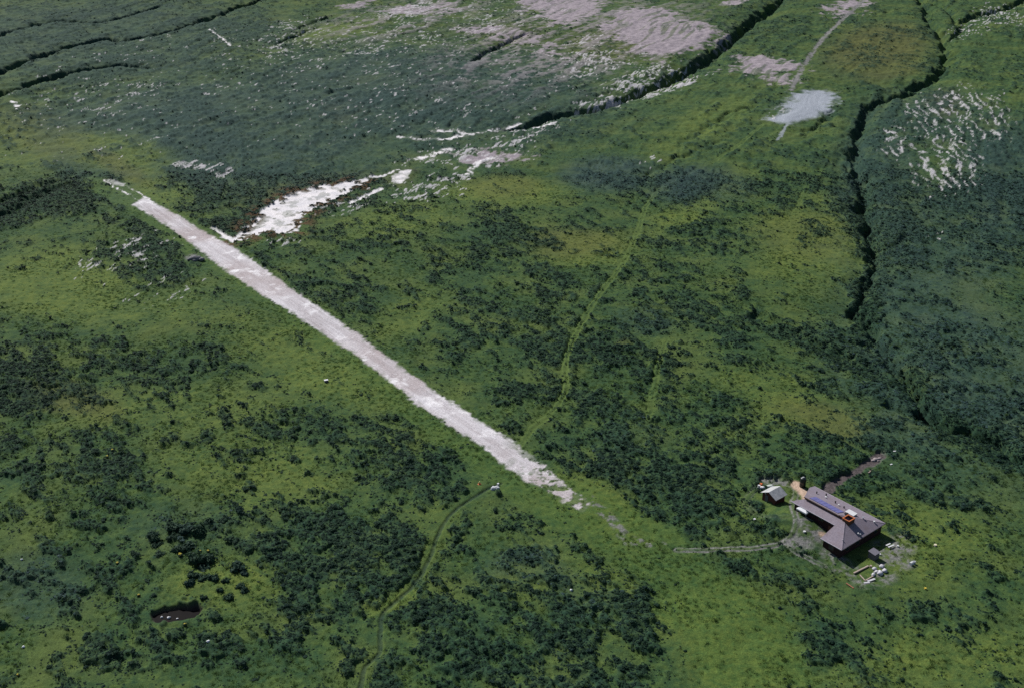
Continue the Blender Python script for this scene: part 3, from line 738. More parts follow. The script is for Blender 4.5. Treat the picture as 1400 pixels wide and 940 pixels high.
print('plants', NB, n)
# ------------------------------------------------------------------ the lodge
def roof_mat():
    t = NT('lavender_shingles')
    mp = t.n('ShaderNodeMapping'); mp.inputs['Scale'].default_value = (2.2, 4.5, 4.5); t.l(t.obj(), mp.inputs['Vector'])
    a = t.noise(1.0, 3, .7, mp.outputs[0]); b = t.noise(.35, 3, .6, t.obj())
    c = t.mix(t.remap(a, .3, .7), (.150, .128, .156), (.255, .218, .256)); c = t.mix(t.remap(b, .45, .7), c, t.mix(.5, c, (.165, .122, .125)))
    return t.bsdf(c, .85, .25, bump=a, bstr=.5, bdist=.04)
M_ROOF = roof_mat()
M_WALL = simple('dark_red_stain', (.032, .012, .013), (.022, .009, .010), 1.2, .85)
M_TRIM = simple('pale_trim', (.52, .48, .52), (.42, .39, .43), 4, .6)
M_RUST = simple('rust_orange_metal', (.48, .15, .045), (.34, .10, .035), 6, .7)
M_BROWN = simple('brown_stack_cladding', (.105, .050, .032), (.07, .034, .024), 3, .85)
M_DARK = simple('sooty_dark', (.012, .011, .011), (.02, .018, .018), 4, .9)
M_GLASS = simple('dark_window_glass', (.012, .016, .022), (.02, .024, .03), 1, .08, .6, bstr=0)
M_SOLAR = simple('blue_panel_glass', (.105, .105, .27), (.15, .14, .33), .9, .35, .35, bstr=0)
M_WHITE = simple('white_painted', (.60, .60, .60), (.44, .44, .46), 3, .6)
M_CANVAS = simple('white_canvas', (.74, .74, .75), (.62, .62, .65), 2.5, .9, .1)
M_STEEL = simple('galvanised_grey', (.42, .43, .45), (.30, .31, .33), 5, .45, .5, .4)
M_GREYWOOD = simple('weathered_grey_boards', (.13, .125, .135), (.085, .08, .088), 5, .9)
M_TANK = simple('black_green_tank', (.014, .020, .020), (.010, .013, .013), 2, .4, .5)
M_WOOD = simple('raw_timber', (.40, .32, .27), (.28, .22, .185), 6, .85)
M_SACK = simple('pale_sacking', (.52, .51, .53), (.38, .37, .40), 4, .9)
M_ROCK = simple('grey_gravel_heap', (.20, .20, .21), (.10, .10, .105), 3, .95, bstr=.8, bdist=.1)
M_ORANGE = simple('orange_paint', (.62, .16, .04), (.48, .12, .04), 3, .6)
M_TINROOF = simple('tin_sheet_roof', (.50, .49, .48), (.27, .28, .29), 1.1, .55, .4, .15)
M_REDBROWN = simple('red_brown_boards', (.105, .035, .026), (.065, .024, .02), 2, .9)
M_YDRUM = simple('yellow_paint', (.60, .45, .06), (.48, .36, .06), 3, .6)

ZP = 0.0
lodge = empty('lodge', 'brown walled lodge with lavender shingle roof, blue panel strip and square rust rimmed stack', 'house', (ORG[0], ORG[1], ZP), UANG)
Lh, Wh, VC = LEN, WID, 7.6
SL, SR, SF = .28, .30, .42
def rz(u, v):
    return EAVE+min(SL*v if v < VC else SR*(Wh-v), SF*(Lh-u))
H1 = (Lh-SL*VC/SF, VC); H2 = (Lh-SR*(Wh-VC)/SF, VC)
zl = lambda u, v: EAVE+SL*v
zr = lambda u, v: EAVE+SR*(Wh-v)
zf = lambda u, v: EAVE+SF*(Lh-u)
C0 = (4.0, VC); C0b = (4.0, VC-.22)
def slab(name, pts, f, th=.17, mat=M_ROOF, parent=lodge):
    bm = bmesh.new(); prism(bm, pts, lambda x, y: f(x, y)-th, f); return obj(name, bm, mat, parent)
slab('roof_slope', [(2.0, 5.2), (Lh-6, 5.2), (Lh-6, 0), (Lh, 0), H1, C0], zl)
slab('roof_slope', [(Lh+.002, 0.003), (Lh+.002, Wh-.003), H2, H1], lambda u, v: zf(u, v)+.003)
slab('roof_slope', [(Lh, Wh), (0, Wh), (.3, 14.5), C0b, (H2[0], VC-.22), H2], lambda u, v: zr(u, v)+.006)
bm = bmesh.new()                                                # walls up to just under the roof
wp = [(Lh-.55, .5), (Lh-.55, Wh-.5), (.6, Wh-.5), (.9, 14.6), (4.4, VC+.05), (2.7, 5.7), (Lh-5.5, 5.7), (Lh-5.5, .5)]
prism(bm, wp, -.3, EAVE-.12); obj('wall', bm, M_WALL, lodge)
bm = bmesh.new()                                                # upper wall of the wing, tall side, and gable fill
def wallpanel(bm, a, b, fa, fb, th=.12):
    d = Vector((b[0]-a[0], b[1]-a[1], 0)).normalized(); n = Vector((-d.y, d.x, 0))*th
    for q in (0,):
        P = [Vector((*a, EAVE-.12)), Vector((*b, EAVE-.12)), Vector((*b, fb)), Vector((*a, fa))]
        v0 = [bm.verts.new(p) for p in P]; v1 = [bm.verts.new(p+n) for p in P]
        bm.faces.new(v0); bm.faces.new(v1[::-1])
        for i in range(4): bm.faces.new((v0[i], v1[i], v1[(i+1) % 4], v0[(i+1) % 4]))
wallpanel(bm, (2.7, 5.7), (Lh-5.5, 5.7), zl(0, 5.7)-.18, zl(0, 5.7)-.18)
wallpanel(bm, (Lh-5.5, 5.69), (Lh-5.5, .5), zl(0, 5.69)-.18, zl(0, .5)-.18)
wallpanel(bm, (4.4, VC), (2.7, 5.72), zl(0, VC)-.2, zl(0, 5.72)-.18)
wallpanel(bm, (.9, 14.6), (4.4, VC+.05), zr(0, 14.6)-.18, zr(0, VC)-.2)
wallpanel(bm, (.6, Wh-.5), (.9, 14.61), zr(0, Wh-.5)-.18, zr(0, 14.6)-.18)
obj('upper_wall', bm, M_WALL, lodge)
bm = bmesh.new(); prism(bm, [(4.05, VC-.02), (H2[0]+1.2, VC-.02), (H2[0]+1.2, VC+.1), (4.05, VC+.1)], lambda u, v: zl(u, VC)-.1, lambda u, v: zr(u, VC)-.16)
obj('clerestory_wall', bm, M_BROWN, lodge)
bm = bmesh.new(); box(bm, 3.95, H2[0], VC-.27, VC-.215, zr(0, VC)-.20, zr(0, VC)+.02); obj('fascia', bm, simple('tan_fascia', (.30, .22, .18), (.22, .15, .12), 4), lodge)
for x0, x1, yv, zz in ((Lh-6.0, Lh+.02, -.07, EAVE), (2.0, Lh-6.05, 5.13, zl(0, 5.2))):   # pale gutters of the sunny eaves
    bm = bmesh.new(); box(bm, x0, x1, yv-.06, yv+.065, zz-.20, zz-.015, .02); obj('gutter', bm, M_TRIM, lodge)
bm = bmesh.new(); box(bm, Lh+.008, Lh+.08, 0, Wh, EAVE-.19, EAVE-.02); obj('fascia', bm, M_GREYWOOD, lodge)
bm = bmesh.new(); box(bm, 0, Lh, Wh+.004, Wh+.07, EAVE-.19, EAVE-.0); obj('fascia', bm, M_TRIM, lodge)
def cap(a, b, w=.16):                                           # hip caps
    bm = bmesh.new(); a = Vector(a); b = Vector(b); d = (b-a).normalized(); s = d.cross(Vector((0, 0, 1))).normalized()*w
    up = Vector((0, 0, .06)); vs = [bm.verts.new(p) for p in (a-s, a+up, a+s, b-s, b+up, b+s)]
    bm.faces.new((vs[0], vs[1], vs[4], vs[3])); bm.faces.new((vs[1], vs[2], vs[5], vs[4]))
    bm.faces.new((vs[0], vs[2], vs[1])); bm.faces.new((vs[3], vs[4], vs[5])); bm.faces.new((vs[0], vs[3], vs[5], vs[2]))
    obj('hip_cap', bm, M_ROOF, lodge)
cap((Lh, 0, EAVE+.0), (H1[0], H1[1], zl(*H1)+.0)); cap((Lh, Wh, EAVE+.0), (H2[0], H2[1]+.3, zr(H2[0], H2[1]+.3)))
# square stack with an open rust-orange rim
cu, cv, hu, hv = Lh-4.6, 8.3, .95, 1.12; zt = EAVE+2.8
bm = bmesh.new()
z0 = EAVE+1.0
for a, b, c, d in ((cu-hu, cu+hu, cv-hv, cv-hv+.16), (cu-hu, cu+hu, cv+hv-.16, cv+hv), (cu-hu, cu-hu+.16, cv-hv+.16, cv+hv-.16), (cu+hu-.16, cu+hu, cv-hv+.16, cv+hv-.16)): box(bm, a, b, c, d, z0, zt-.16)
stack = obj('chimney', bm, M_BROWN, lodge)
bm = bmesh.new()
o_, i_ = .07, .17
for a, b, c, d in ((cu-hu-o_, cu+hu+o_, cv-hv-o_, cv-hv+i_), (cu-hu-o_, cu+hu+o_, cv+hv-i_, cv+hv+o_), (cu-hu-o_, cu-hu+i_, cv-hv+i_, cv+hv-i_), (cu+hu-i_, cu+hu+o_, cv-hv+i_, cv+hv-i_)): box(bm, a, b, c, d, zt-.158, zt+.04)
obj('rim', bm, M_RUST, stack)
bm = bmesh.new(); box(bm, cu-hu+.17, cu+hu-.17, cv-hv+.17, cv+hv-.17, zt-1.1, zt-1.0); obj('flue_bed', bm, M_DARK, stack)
# blue panels along the upper slope
up0, up1, nvp = 5.0, 13.4, 7
for k in range(nvp):
    a = up0+(up1-up0)*k/nvp; b = a+(up1-up0)/nvp-.08
    bm = bmesh.new(); prism(bm, [(a, VC+.45), (b, VC+.45), (b, VC+3.1), (a, VC+3.1)], lambda u, v: zr(u, v)+.03, lambda u, v: zr(u, v)+.12)
    obj('solar_panel', bm, M_SOLAR, lodge)
def roof_px(u, v):
    z = EAVE+1.5
    for k in range(8):
        p = ground_pt(u, v, z+ZP); lu = (p[:2]-ORG)@UD; lv = (p[:2]-ORG)@VD
        z = rz(min(max(lu, 0), Lh), min(max(lv, 0), Wh))
    return lu, lv, z
def sky_light(u, v, su, sv, mat):
    lu, lv, z = roof_px(u, v); bm = bmesh.new()
    prism(bm, [(lu-su, lv-sv), (lu+su, lv-sv), (lu+su, lv+sv), (lu-su, lv+sv)], lambda x, y: rz(x, y)-.02, lambda x, y: rz(lu, lv)+.38+.05*(y-lv))
    o = obj('skylight', bm, M_STEEL, lodge)
    bm = bmesh.new(); prism(bm, [(lu-su*1.06, lv-sv*1.06), (lu+su*1.06, lv-sv*1.06), (lu+su*1.06, lv+sv*1.06), (lu-su*1.06, lv+sv*1.06)], lambda x, y: rz(lu, lv)+.383+.05*(y-lv), lambda x, y: rz(lu, lv)+.45+.05*(y-lv))
    obj('cover', bm, mat, o)
sky_light(1163.5, 702, 1.15, .75, M_WHITE)
for (u, v, r, h, m) in ((1116.5,672.5,.13,.55,M_DARK),(1129.4,675.5,.13,.6,M_DARK),(1129,678.5,.16,.4,M_WHITE),(1142,685.5,.14,.55,M_DARK),(1146.5,689,.15,.35,M_WHITE),(1153.8,692.5,.14,.5,M_DARK),(1179.8,707,.16,.5,M_STEEL),(1195,711.8,.16,.35,M_WHITE),(1173,728.2,.13,.4,M_WHITE),(1176,729.5,.13,.4,M_STEEL),(1152,737,.08,.3,M_STEEL),(1157,702,.35,.5,M_DARK)):
    lu, lv, z = roof_px(u, v+1.5); bm = bmesh.new()
    lathe(bm, [(0, -.1), (r, -.1), (r, h*.75), (r*1.5, h*.76), (r*1.5, h*.95), (0, h)], 12); obj('roof_vent', bm, m, lodge, (lu, lv, z))
def window(u, v, z, w, h, axis):
    bm = bmesh.new(); t = .05
    def B(a0, a1, b0, b1, d0, d1):
        box(bm, *( (u-d1, u-d0, v+a0, v+a1) if axis == 'u' else (u+a0, u+a1, v+d0, v+d1) ), z+b0, z+b1)
    sgn = -1 if axis == 'u' else -1
    for a0, a1, b0, b1 in ((-w/2-.08, w/2+.08, -.08, 0), (-w/2-.08, w/2+.08, h, h+.08), (-w/2-.08, -w/2, 0, h), (w/2, w/2+.08, 0, h)): B(a0, a1, b0, b1, -.06, .02)
    f = obj('window', bm, M_BROWN, lodge); bm = bmesh.new(); B(-w/2, w/2, 0, h, -.02, .01); obj('pane', bm, M_GLASS, f)
for vv in (3.2, 7.0, 14.2): window(Lh-.55, vv, 1.0, 1.5, 1.1, 'u')
for uu in (Lh-3.2,): window(uu, .5, 1.0, 1.4, 1.1, 'v')
for uu in (4.6, 7.6, 10.6): window(uu, 5.7, 3.05, 1.4, .8, 'v')
bm = bmesh.new(); box(bm, Lh-8.0, Lh-7.0, 5.62, 5.695, 1.0, 3.1, .01); dr = obj('door', bm, M_BROWN, lodge)
bm = bmesh.new(); lathe(bm, [(0, 0), (.04, 0), (.04, .05), (0, .06)], 8, Matrix.Translation((Lh-7.15, 5.6, 2.05))@Matrix.Rotation(math.pi/2, 4, 'X')); obj('handle', bm, M_STEEL, dr)

# ------------------------------------------------------------------ things around the lodge
def at(u, v): p = ground_pt(u, v); return Vector((p[0], p[1], hgt(p[0], p[1])))
t = empty('water_tank', 'tall black upright tank with a domed top at the head of the tan path', 'tank', at(1097, 664.5))
bm = bmesh.new(); lathe(bm, [(0, -.1), (.78, -.1), (.78, .7), (.80, .72), (.78, .76), (.78, 1.5), (.80, 1.52), (.78, 1.56), (.78, 2.35), (.72, 2.52), (.55, 2.68), (.3, 2.76), (0, 2.78)], 28); obj('tank_shell', bm, M_TANK, t, smooth=True)
bm = bmesh.new(); lathe(bm, [(0, 2.72), (.26, 2.72), (.26, 2.86), (.2, 2.9), (0, 2.9)], 18); obj('lid', bm, M_STEEL, t)
sh_c = at(1057, 683.5)
s = empty('small_shed', 'small red brown shed with a pale tin gable roof beyond the wheel tracks', 'shed', sh_c, UANG)
bm = bmesh.new(); prism(bm, [(-2.0, -1.9), (2.0, -1.9), (2.0, 1.9), (-2.0, 1.9)], -.2, 2.05)
for yy in (-1.9, 1.78):
    P = [(-2.0, yy, 2.05), (2.0, yy, 2.05), (0, yy, 3.1)]; a = [bm.verts.new(p) for p in P]; b = [bm.verts.new((p[0], yy+.12, p[2])) for p in P]
    bm.faces.new(a); bm.faces.new(b[::-1])
    for i in range(3): bm.faces.new((a[i], b[i], b[(i+1) % 3], a[(i+1) % 3]))
obj('wall', bm, M_REDBROWN, s)
for sg_, lab in ((-1, None), (1, 'dull patched tin slope')):
    bm = bmesh.new(); n = 14
    for k in range(n):                                          # corrugated sheet
        y0 = -2.25+4.5*k/n; y1 = y0+4.5/n; zz = .03*(k % 2)
        prism_pts = [(0, y0), (sg_*2.45, y0), (sg_*2.45, y1), (0, y1)]
        P = [Vector((x, y, 3.2-abs(x)*.52+(.035 if (j in (0, 1)) == (k % 2 == 0) else 0))) for j, (x, y) in enumerate(prism_pts)]
        a = [bm.verts.new(p) for p in P]; b = [bm.verts.new(p-Vector((0, 0, .05))) for p in P]
        bm.faces.new(a); bm.faces.new(b[::-1]); 
        for i in range(4): bm.faces.new((a[i], b[i], b[(i+1) % 4], a[(i+1) % 4]))
    bmesh.ops.recalc_face_normals(bm, faces=bm.faces[:])
    o = obj('roof_sheet', bm, M_TINROOF, s)
    if lab: o['label'] = lab
bm = bmesh.new(); box(bm, -1.1, -.2, -1.97, -1.905, 0, 1.9, .01); dr = obj('door', bm, M_GREYWOOD, s)
bm = bmesh.new(); box(bm, -.35, -.28, -2.02, -1.972, .9, 1.05); obj('handle', bm, M_STEEL, dr)
bm = bmesh.new(); box(bm, -1.3, -.95, -1.96, -1.905, 2.05, 2.35); obj('sign_board', bm, M_WHITE, s)

def heap(name, label, cat, u, v, lumps, mat, rotz=0, dz=0):
    p = at(u, v); bm = bmesh.new()
    for k, (x, y, z, r, q) in enumerate(lumps): lump(bm, r, q, seed=k+int(u), M=Matrix.Translation((x, y, z+r*q*.35)))
    return setp(obj(name, bm, mat, None, p+Vector((0, 0, dz)), rotz, smooth=True), label, cat)
def drum(name, label, u, v, r, h, mat, cat='drum', lie=None, dz=0):
    p = at(u, v); bm = bmesh.new(); prof = [(0, 0), (r, 0), (r, h*.3), (r*1.04, h*.33), (r, h*.36), (r, h*.64), (r*1.04, h*.67), (r, h*.7), (r, h), (r*.92, h), (r*.9, h*.97), (0, h*.97)]
    M = None
    if lie is not None: M = Matrix.Rotation(lie, 4, 'Z')@Matrix.Translation((-h/2, 0, r))@Matrix.Rotation(math.pi/2, 4, 'Y')
    lathe(bm, prof, 16, M); return setp(obj(name, bm, mat, None, p+Vector((0, 0, dz-.03))), label, cat)
def plank(label, u0, v0, u1, v1, w, th, mat, lift=0, cat='plank', name='plank', group=None):
    a, b = at(u0, v0), at(u1, v1); d = b-a; L_ = math.hypot(d.x, d.y); p = (a+b)/2
    bm = bmesh.new(); box(bm, -L_/2, L_/2, -w/2, w/2, 0, th, .012)
    o = obj(name, bm, mat, None, (p.x, p.y, p.z+.04+lift), math.atan2(d.y, d.x)); return setp(o, label, cat, group)

# white canopy by the wing
p = at(1098.5, 702.5)
t = empty('canopy', 'white canvas canopy tucked under the far eave of the lodge wing', 'canopy', p, UANG)
bm = bmesh.new(); a = [bm.verts.new(q) for q in ((-1.5, -1.1, 1.5), (1.5, -1.1, 1.5), (1.5, 1.1, 1.5), (-1.5, 1.1, 1.5))]; m_ = [bm.verts.new((q[0]*.97, q[1]*.97, 1.15)) for q in ((-1.5, -1.1), (1.5, -1.1), (1.5, 1.1), (-1.5, 1.1))]; tp = [bm.verts.new((-.35, 0, 2.1)), bm.verts.new((.35, 0, 2.1))]
bm.faces.new((a[0], a[1], tp[1], tp[0])); bm.faces.new((a[1], a[2], tp[1])); bm.faces.new((a[2], a[3], tp[0], tp[1])); bm.faces.new((a[3], a[0], tp[0]))
for i in range(4): bm.faces.new((a[i], m_[i], m_[(i+1) % 4], a[(i+1) % 4]))
obj('canvas', bm, M_CANVAS, t)
for x in (-1.42, 1.42):
    for y in (-1.02, 1.02):
        bm = bmesh.new(); lathe(bm, [(0, -.1), (.035, -.1), (.035, 1.5), (0, 1.5)], 8, Matrix.Translation((x, y, 0))); obj('pole', bm, M_STEEL, t)

# grey lean-to box before the dark front wall
p = at(1194, 762)
t = empty('storage_box', 'grey board box standing before the dark front wall of the lodge', 'storage box', p, UANG)
bm = bmesh.new(); prism(bm, [(-.85, -.95), (.85, -.95), (.85, .95), (-.85, .95)], -.1, lambda x, y: 1.75-.12*x); obj('box_body', bm, M_GREYWOOD, t)
bm = bmesh.new(); prism(bm, [(-.98, -1.08), (.98, -1.08), (.98, 1.08), (-.98, 1.08)], lambda x, y: 1.755-.12*x, lambda x, y: 1.83-.12*x); obj('lid', bm, simple('grey_felt', (.17, .16, .19), (.12, .115, .135), 4, .95), t)
bm = bmesh.new(); box(bm, .855, .90, -.6, .5, .1, 1.4); obj('door', bm, M_GREYWOOD, t)

# timber and filled sacks
plank('long pale squared timber lying slanted beside the sack pile', 1167, 783.5, 1187, 773.5, .34, .3, M_WOOD, cat='timber', name='timber')
plank('short pinkish timber lying crosswise below the long timber', 1175.5, 785.5, 1182.5, 793, .24, .18, M_WOOD, cat='timber', name='timber')
plank('pale pink timber pointing up at the sacks from the lower corner', 1183, 793.5, 1194, 787, .24, .2, M_WOOD, cat='timber', name='timber')
plank('whitish board nearest the bottom of the sack pile', 1181, 797, 1189, 796.5, .45, .1, M_SACK, cat='board', name='board')
plank('pale grey board propped just above the lowest whitish board', 1186, 795, 1196, 791.5, .5, .16, M_SACK, .1, cat='board', name='board')
for k, (u, v, r, lab) in enumerate(((1195.5, 777.5, .55, 'grey white filled sack at the left end of the pile'), (1205.5, 775, .62, 'brightest filled sack at the top of the pile'), (1202.5, 783, .75, 'largest filled sack in the middle of the pile'), (1209, 780.5, .6, 'filled sack at the right end of the pile, in part shade'), (1194, 785.5, .5, 'small filled sack at the lower left of the pile'), (1198.5, 781.5, .5, 'filled sack wedged between the left and the largest sack'))):
    heap('sack', lab, 'sack', u, v, [(0, 0, 0, r*1.12, .62), (r*.55, r*.3, 0, r*.7, .6)], M_SACK, random.uniform(0, 3))
drum('small_drum', 'small rusty pink drum at the upper tip of the long timber', 1190.3, 774.2, .28, .5, M_WOOD)
plank('orange brown beam lying alone on the grass below the lodge corner', 1157, 797, 1167, 804, .3, .18, simple('orange_brown_beam', (.30, .13, .07), (.2, .09, .06), 5, .9), cat='beam', name='beam')
plank('bluish white plank nearer the wall in the lodge shadow', 1211, 747, 1217, 744.3, .38, .1, M_WHITE, .35)
plank('bluish white plank farther from the wall in the lodge shadow', 1214, 749.5, 1222, 746.2, .38, .1, M_WHITE, .35)
for u, v, lab in ((1214, 746.5, 'low trestle under the nearer bluish plank'), (1218, 749, 'low trestle under the farther bluish plank')):
    p = at(u, v); bm = bmesh.new(); box(bm, -.5, .5, -.05, .05, .24, .36)
    for x in (-.4, .4):
        for y in (-1, 1): box(bm, x-.04, x+.04, -.04, .04, -.05, .27, M=Matrix.Translation((0, y*.1, 0))@Matrix.Rotation(-y*.35, 4, 'X'))
    setp(obj('trestle', bm, M_GREYWOOD, None, p, UANG), lab, 'trestle')
drum('bucket', 'cream bucket at the tip of the lodge shadow', 1227.3, 746.8, .26, .4, M_WHITE, 'bucket')
drum('bucket', 'white bucket beside the grey storage box', 1203, 758, .24, .38, M_WHITE, 'bucket')
drum('bucket', 'cream bucket alone in the grass farthest right of the lodge', 1278.5, 746, .33, .4, simple('cream_paint', (.66, .58, .44), (.55, .48, .36), 3), 'bucket')
drum('drum', 'white drum lying on its side in the grass right of the lodge', 1246, 771.5, .42, .85, M_WHITE, lie=.6)
drum('drum', 'grey steel drum standing behind the white lying drum', 1249.5, 769.5, .36, .8, M_STEEL)
drum('jerry_can', 'yellow can in the grass below the white lying drum', 1265, 804.5, .25, .4, M_YDRUM, 'can')
drum('bucket', 'white bucket on the grass inside the loop of wheel tracks', 1031.6, 710.3, .3, .35, M_WHITE, 'bucket')
drum('bucket', 'white bucket on bare ground below the wing of the lodge', 1099.8, 726.6, .32, .3, M_WHITE, 'bucket')
plank('short whitish plank at the outer corner of the lodge wing', 1083.5, 685, 1088.5, 686.5, .4, .12, M_WHITE)
plank('pale log beside the dark dirt track behind the lodge', 1187, 647.5, 1191.5, 643.5, .4, .3, M_WOOD, cat='log', name='log')
plank('short white plank in the grass right of the dirt track', 1217, 635, 1220, 634, .35, .12, M_WHITE)
plank('short white plank at the far end of the dirt track', 1221, 618.5, 1224.5, 618, .35, .12, M_WHITE)
heap('rubble_heap', 'pinkish grey rubble heap at the far end of the dirt track', 'rubble', 1198, 626.5, [(0, 0, 0, .8, .5), (1.0, .5, 0, .6, .5), (-.9, -.6, 0, .55, .5), (.3, -.8, 0, .4, .6)], simple('pink_rubble', (.34, .29, .29), (.2, .17, .17), 3, .95))
drum('drum', 'white drum standing beside the far corner of the small shed', 1037.2, 668.6, .34, .8, M_WHITE)
drum('drum', 'orange drum standing behind the white drum by the shed', 1040, 666.2, .34, .8, M_ORANGE)
heap('tarp_heap', 'white tarp heap against the far wall of the small shed', 'tarp heap', 1042.3, 668.6, [(0, 0, 0, .8, .8), (.6, .3, 0, .5, .7)], M_CANVAS)
p = at(1048.5, 665.5); bm = bmesh.new()                         # an upturned skiff
prof = []; n = 9
for i in range(n):
    t_ = i/(n-1); wd = .62*(1-(1-t_)**2.4) if t_ < .75 else .62*(1-(t_-.75)*.5); hh = .48-.1*t_
    prof.append([bm.verts.new((-1.6+3.2*t_, wd*math.sin(a_)*1.0, hh*max(0, math.cos(a_))**.7+.02)) for a_ in [(-math.pi/2)+math.pi*j/8 for j in range(9)]])
for a, b in zip(prof, prof[1:]):
    for j in range(8): bm.faces.new((a[j], a[j+1], b[j+1], b[j]))
bm.faces.new(prof[-1]); bmesh.ops.recalc_face_normals(bm, faces=bm.faces[:])
setp(obj('skiff', bm, simple('pale_green_hull', (.50, .54, .48), (.38, .42, .38), 3, .6), None, p, UANG+math.pi/2*.8, smooth=True), 'pale upturned skiff lying behind the small shed', 'boat')

# ------------------------------------------------------------------ things by the strip
heap('gravel_heap', 'grey gravel heap at the left edge of the pale airstrip', 'gravel heap', 268, 356.5, [(-1.6, 0, 0, 1.5, .55), (.4, .3, 0, 1.9, .6), (2.0, -.2, 0, 1.3, .55), (.2, -1.2, 0, 1.0, .5)], M_ROCK)
heap('gear_pile', 'grey white tarp covered gear pile where the footpath meets the strip', 'gear pile', 676, 668.3, [(0, 0, 0, .85, .75), (.55, .3, 0, .6, .9), (-.5, -.25, 0, .55, .6)], simple('grey_tarp', (.56, .57, .60), (.36, .37, .40), 3, .8))
drum('drum', 'white drum standing just behind the tarp covered gear pile', 681, 662.3, .29, .85, M_WHITE)
drum('drum', 'white drum lying in front of the tarp covered gear pile', 680.8, 671.2, .29, .7, M_WHITE, lie=.3)
t = empty('strip_marker', 'orange and white marker cone in the grass left of the gear pile', 'marker', at(655.5, 661))
bm = bmesh.new(); lathe(bm, [(0, -.05), (.45, -.05), (.45, .06), (.32, .1), (.22, .5), (0, .5)], 14); obj('marker_base', bm, M_ORANGE, t)
bm = bmesh.new(); lathe(bm, [(0, .505), (.21, .505), (.1, .85), (0, .87)], 14); obj('marker_tip', bm, simple('pale_orange', (.75, .55, .25), (.7, .5, .2), 3), t)
t = empty('crate', 'lone white topped crate in the grass left of the airstrip', 'crate', at(446, 521.5), .4)
bm = bmesh.new(); box(bm, -.55, .55, -.4, .4, -.05, .62, .02); obj('crate_body', bm, M_GREYWOOD, t)
bm = bmesh.new(); box(bm, -.62, .62, -.46, .46, .622, .72, .015); obj('lid', bm, M_WHITE, t)

# ------------------------------------------------------------------ the water hole and its stones
bm = bmesh.new(); c = POND.mean(0); zb = min(hgt(*c), hgt(*(c+np.array([1., 0]))))
vs = [bm.verts.new((c[0]+(q[0]-c[0])*1.05, c[1]+(q[1]-c[1])*1.05, 0)) for q in POND]; bm.faces.new(vs); bmesh.ops.recalc_face_normals(bm, faces=bm.faces[:])
o = obj('water', bm, simple('black_water', (.006, .005, .006), (.010, .008, .008), 1, .6, .02, bstr=.05), None, (0, 0, zb+.35)); o['kind'] = 'structure'
WATER_Z = zb+.35
for u, v, r, lab in ((221, 843, .28, 'white stone at the left end of the dark water hole'), (231, 843.5, .42, 'largest white stone standing in the dark water hole'), (242.5, 845, .25, 'small white stone at the near rim of the dark water hole')):
    p = ground_pt(u, v, WATER_Z+.1); bm = bmesh.new(); lump(bm, r, .8, int(u)); setp(obj('stone', bm, M_CANVAS, None, (p[0], p[1], WATER_Z+.06), 0, True), lab, 'stone')
for u, v, r, lab in ((285.7, 882, .36, 'white stone by the scrub below and right of the water hole'), (32, 884.5, .32, 'white stone in the grass near the lower left edge'), (30, 764.5, .28, 'white stone on the rough slope at the left edge'), (926-145, 806.5, .34, 'grey stone in the pale patch of foreground scrub')):
    heap('stone', lab, 'stone', u, v, [(0, 0, 0, r, .8)], M_CANVAS)
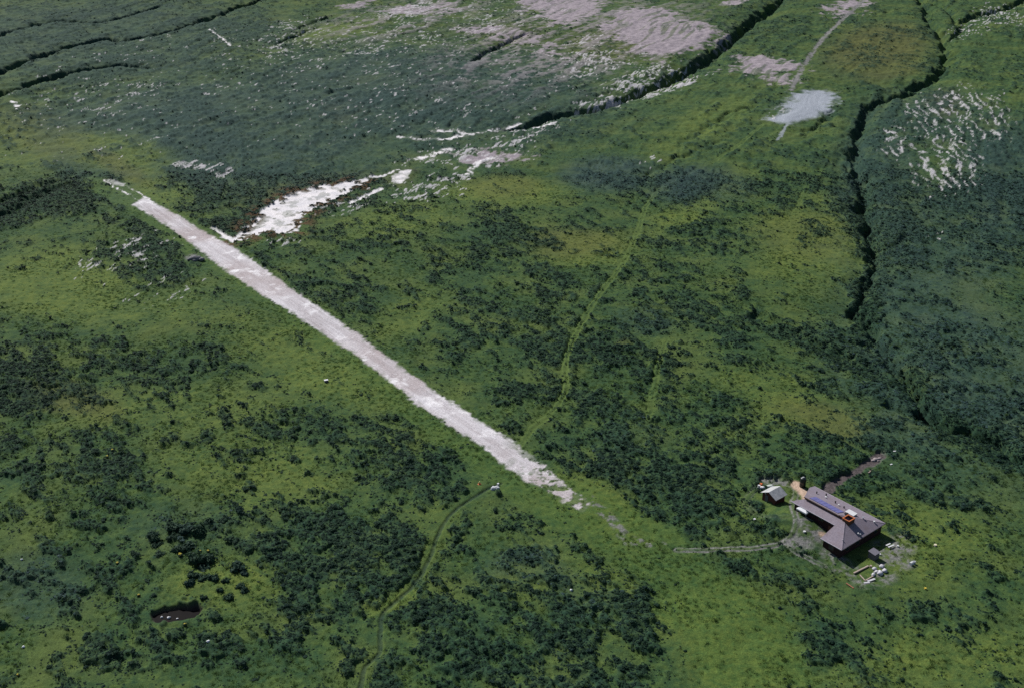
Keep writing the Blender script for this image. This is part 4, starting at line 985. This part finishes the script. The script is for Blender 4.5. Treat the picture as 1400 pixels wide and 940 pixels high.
for k, (u, v, r, lab) in enumerate(((146.4, 624.5, .62, 'yellow flowering clump, left of the pair on the dark slope'), (154.3, 619, .62, 'yellow flowering clump, right of the pair on the dark slope'), (160.8, 770.5, .55, 'yellow flowering clump on the slope left of the bush clump'), (190, 814, .5, 'yellow flowering clump up left of the water hole'), (253, 855.5, .6, 'yellow flowering clump just below the water hole'), (246.5, 760, .75, 'yellow topped clump at the lower left of the bush clump'), (284.8, 754, .5, 'yellow flowering clump on the right side of the bush clump'), (274, 753.5, .42, 'small yellow flowering clump between dark bushes of the clump'), (24.5, 923, .45, 'yellow flowering clump in the lower left corner'))):
    p = at(u, v); t = empty('flowering_clump', lab, 'plant', p, k*1.3); t.scale = (r, r, r)
    o = bpy.data.objects.new('foliage', BUSHES[k % 6]); COL.objects.link(o); o.parent = t; o.scale = (1, 1, .95)
    bm = bmesh.new(); rr = random.Random(k)
    for q in range(26):
        a = rr.uniform(0, 6.28); d = rr.uniform(0, .5); ce = Vector((d*math.cos(a), d*math.sin(a), .95-.5*d*d+rr.uniform(0, .12))); w_ = rr.uniform(.1, .18)
        vs = [bm.verts.new(ce+Vector((w_*math.cos(b+a), w_*math.sin(b+a), rr.uniform(-.04, .04)))) for b in (0, 1.57, 3.14, 4.71)]; bm.faces.new(vs)
    obj('blossom', bm, M_YELLOW, t)


# ------------------------------------------------------------------ light
sh = UD*3.8-VD*.15; sh = sh/np.hypot(*sh)                # shadows fall this way
SUN_EL = rad(40)
to_sun = Vector((-sh[0]*math.cos(SUN_EL), -sh[1]*math.cos(SUN_EL), math.sin(SUN_EL)))
sd = bpy.data.lights.new('sun', 'SUN'); sd.energy = 4.8; sd.angle = rad(.53); sd.color = (1.0, .972, .93)
so = bpy.data.objects.new('sun', sd); COL.objects.link(so); so.location = (0, 0, 400)
so.rotation_euler = (-to_sun).to_track_quat('-Z', 'Y').to_euler()
w = bpy.data.worlds.new('World'); SC.world = w; w.use_nodes = True
nt = w.node_tree; bg = nt.nodes['Background']; sky = nt.nodes.new('ShaderNodeTexSky')
sky.sky_type = 'NISHITA'; sky.sun_disc = False; sky.sun_elevation = SUN_EL; sky.sun_rotation = math.atan2(to_sun.x, to_sun.y)
sky.altitude = 300; sky.ozone_density = 2.0
nt.links.new(sky.outputs[0], bg.inputs[0]); bg.inputs[1].default_value = .062
SC.view_settings.view_transform = 'Standard'; SC.view_settings.look = 'None'; SC.view_settings.exposure = 0.26; SC.view_settings.gamma = 1.0
SC.render.engine = 'CYCLES'; SC.cycles.use_denoising = False
SC.cycles.max_bounces = 5; SC.cycles.diffuse_bounces = 2; SC.cycles.transparent_max_bounces = 4
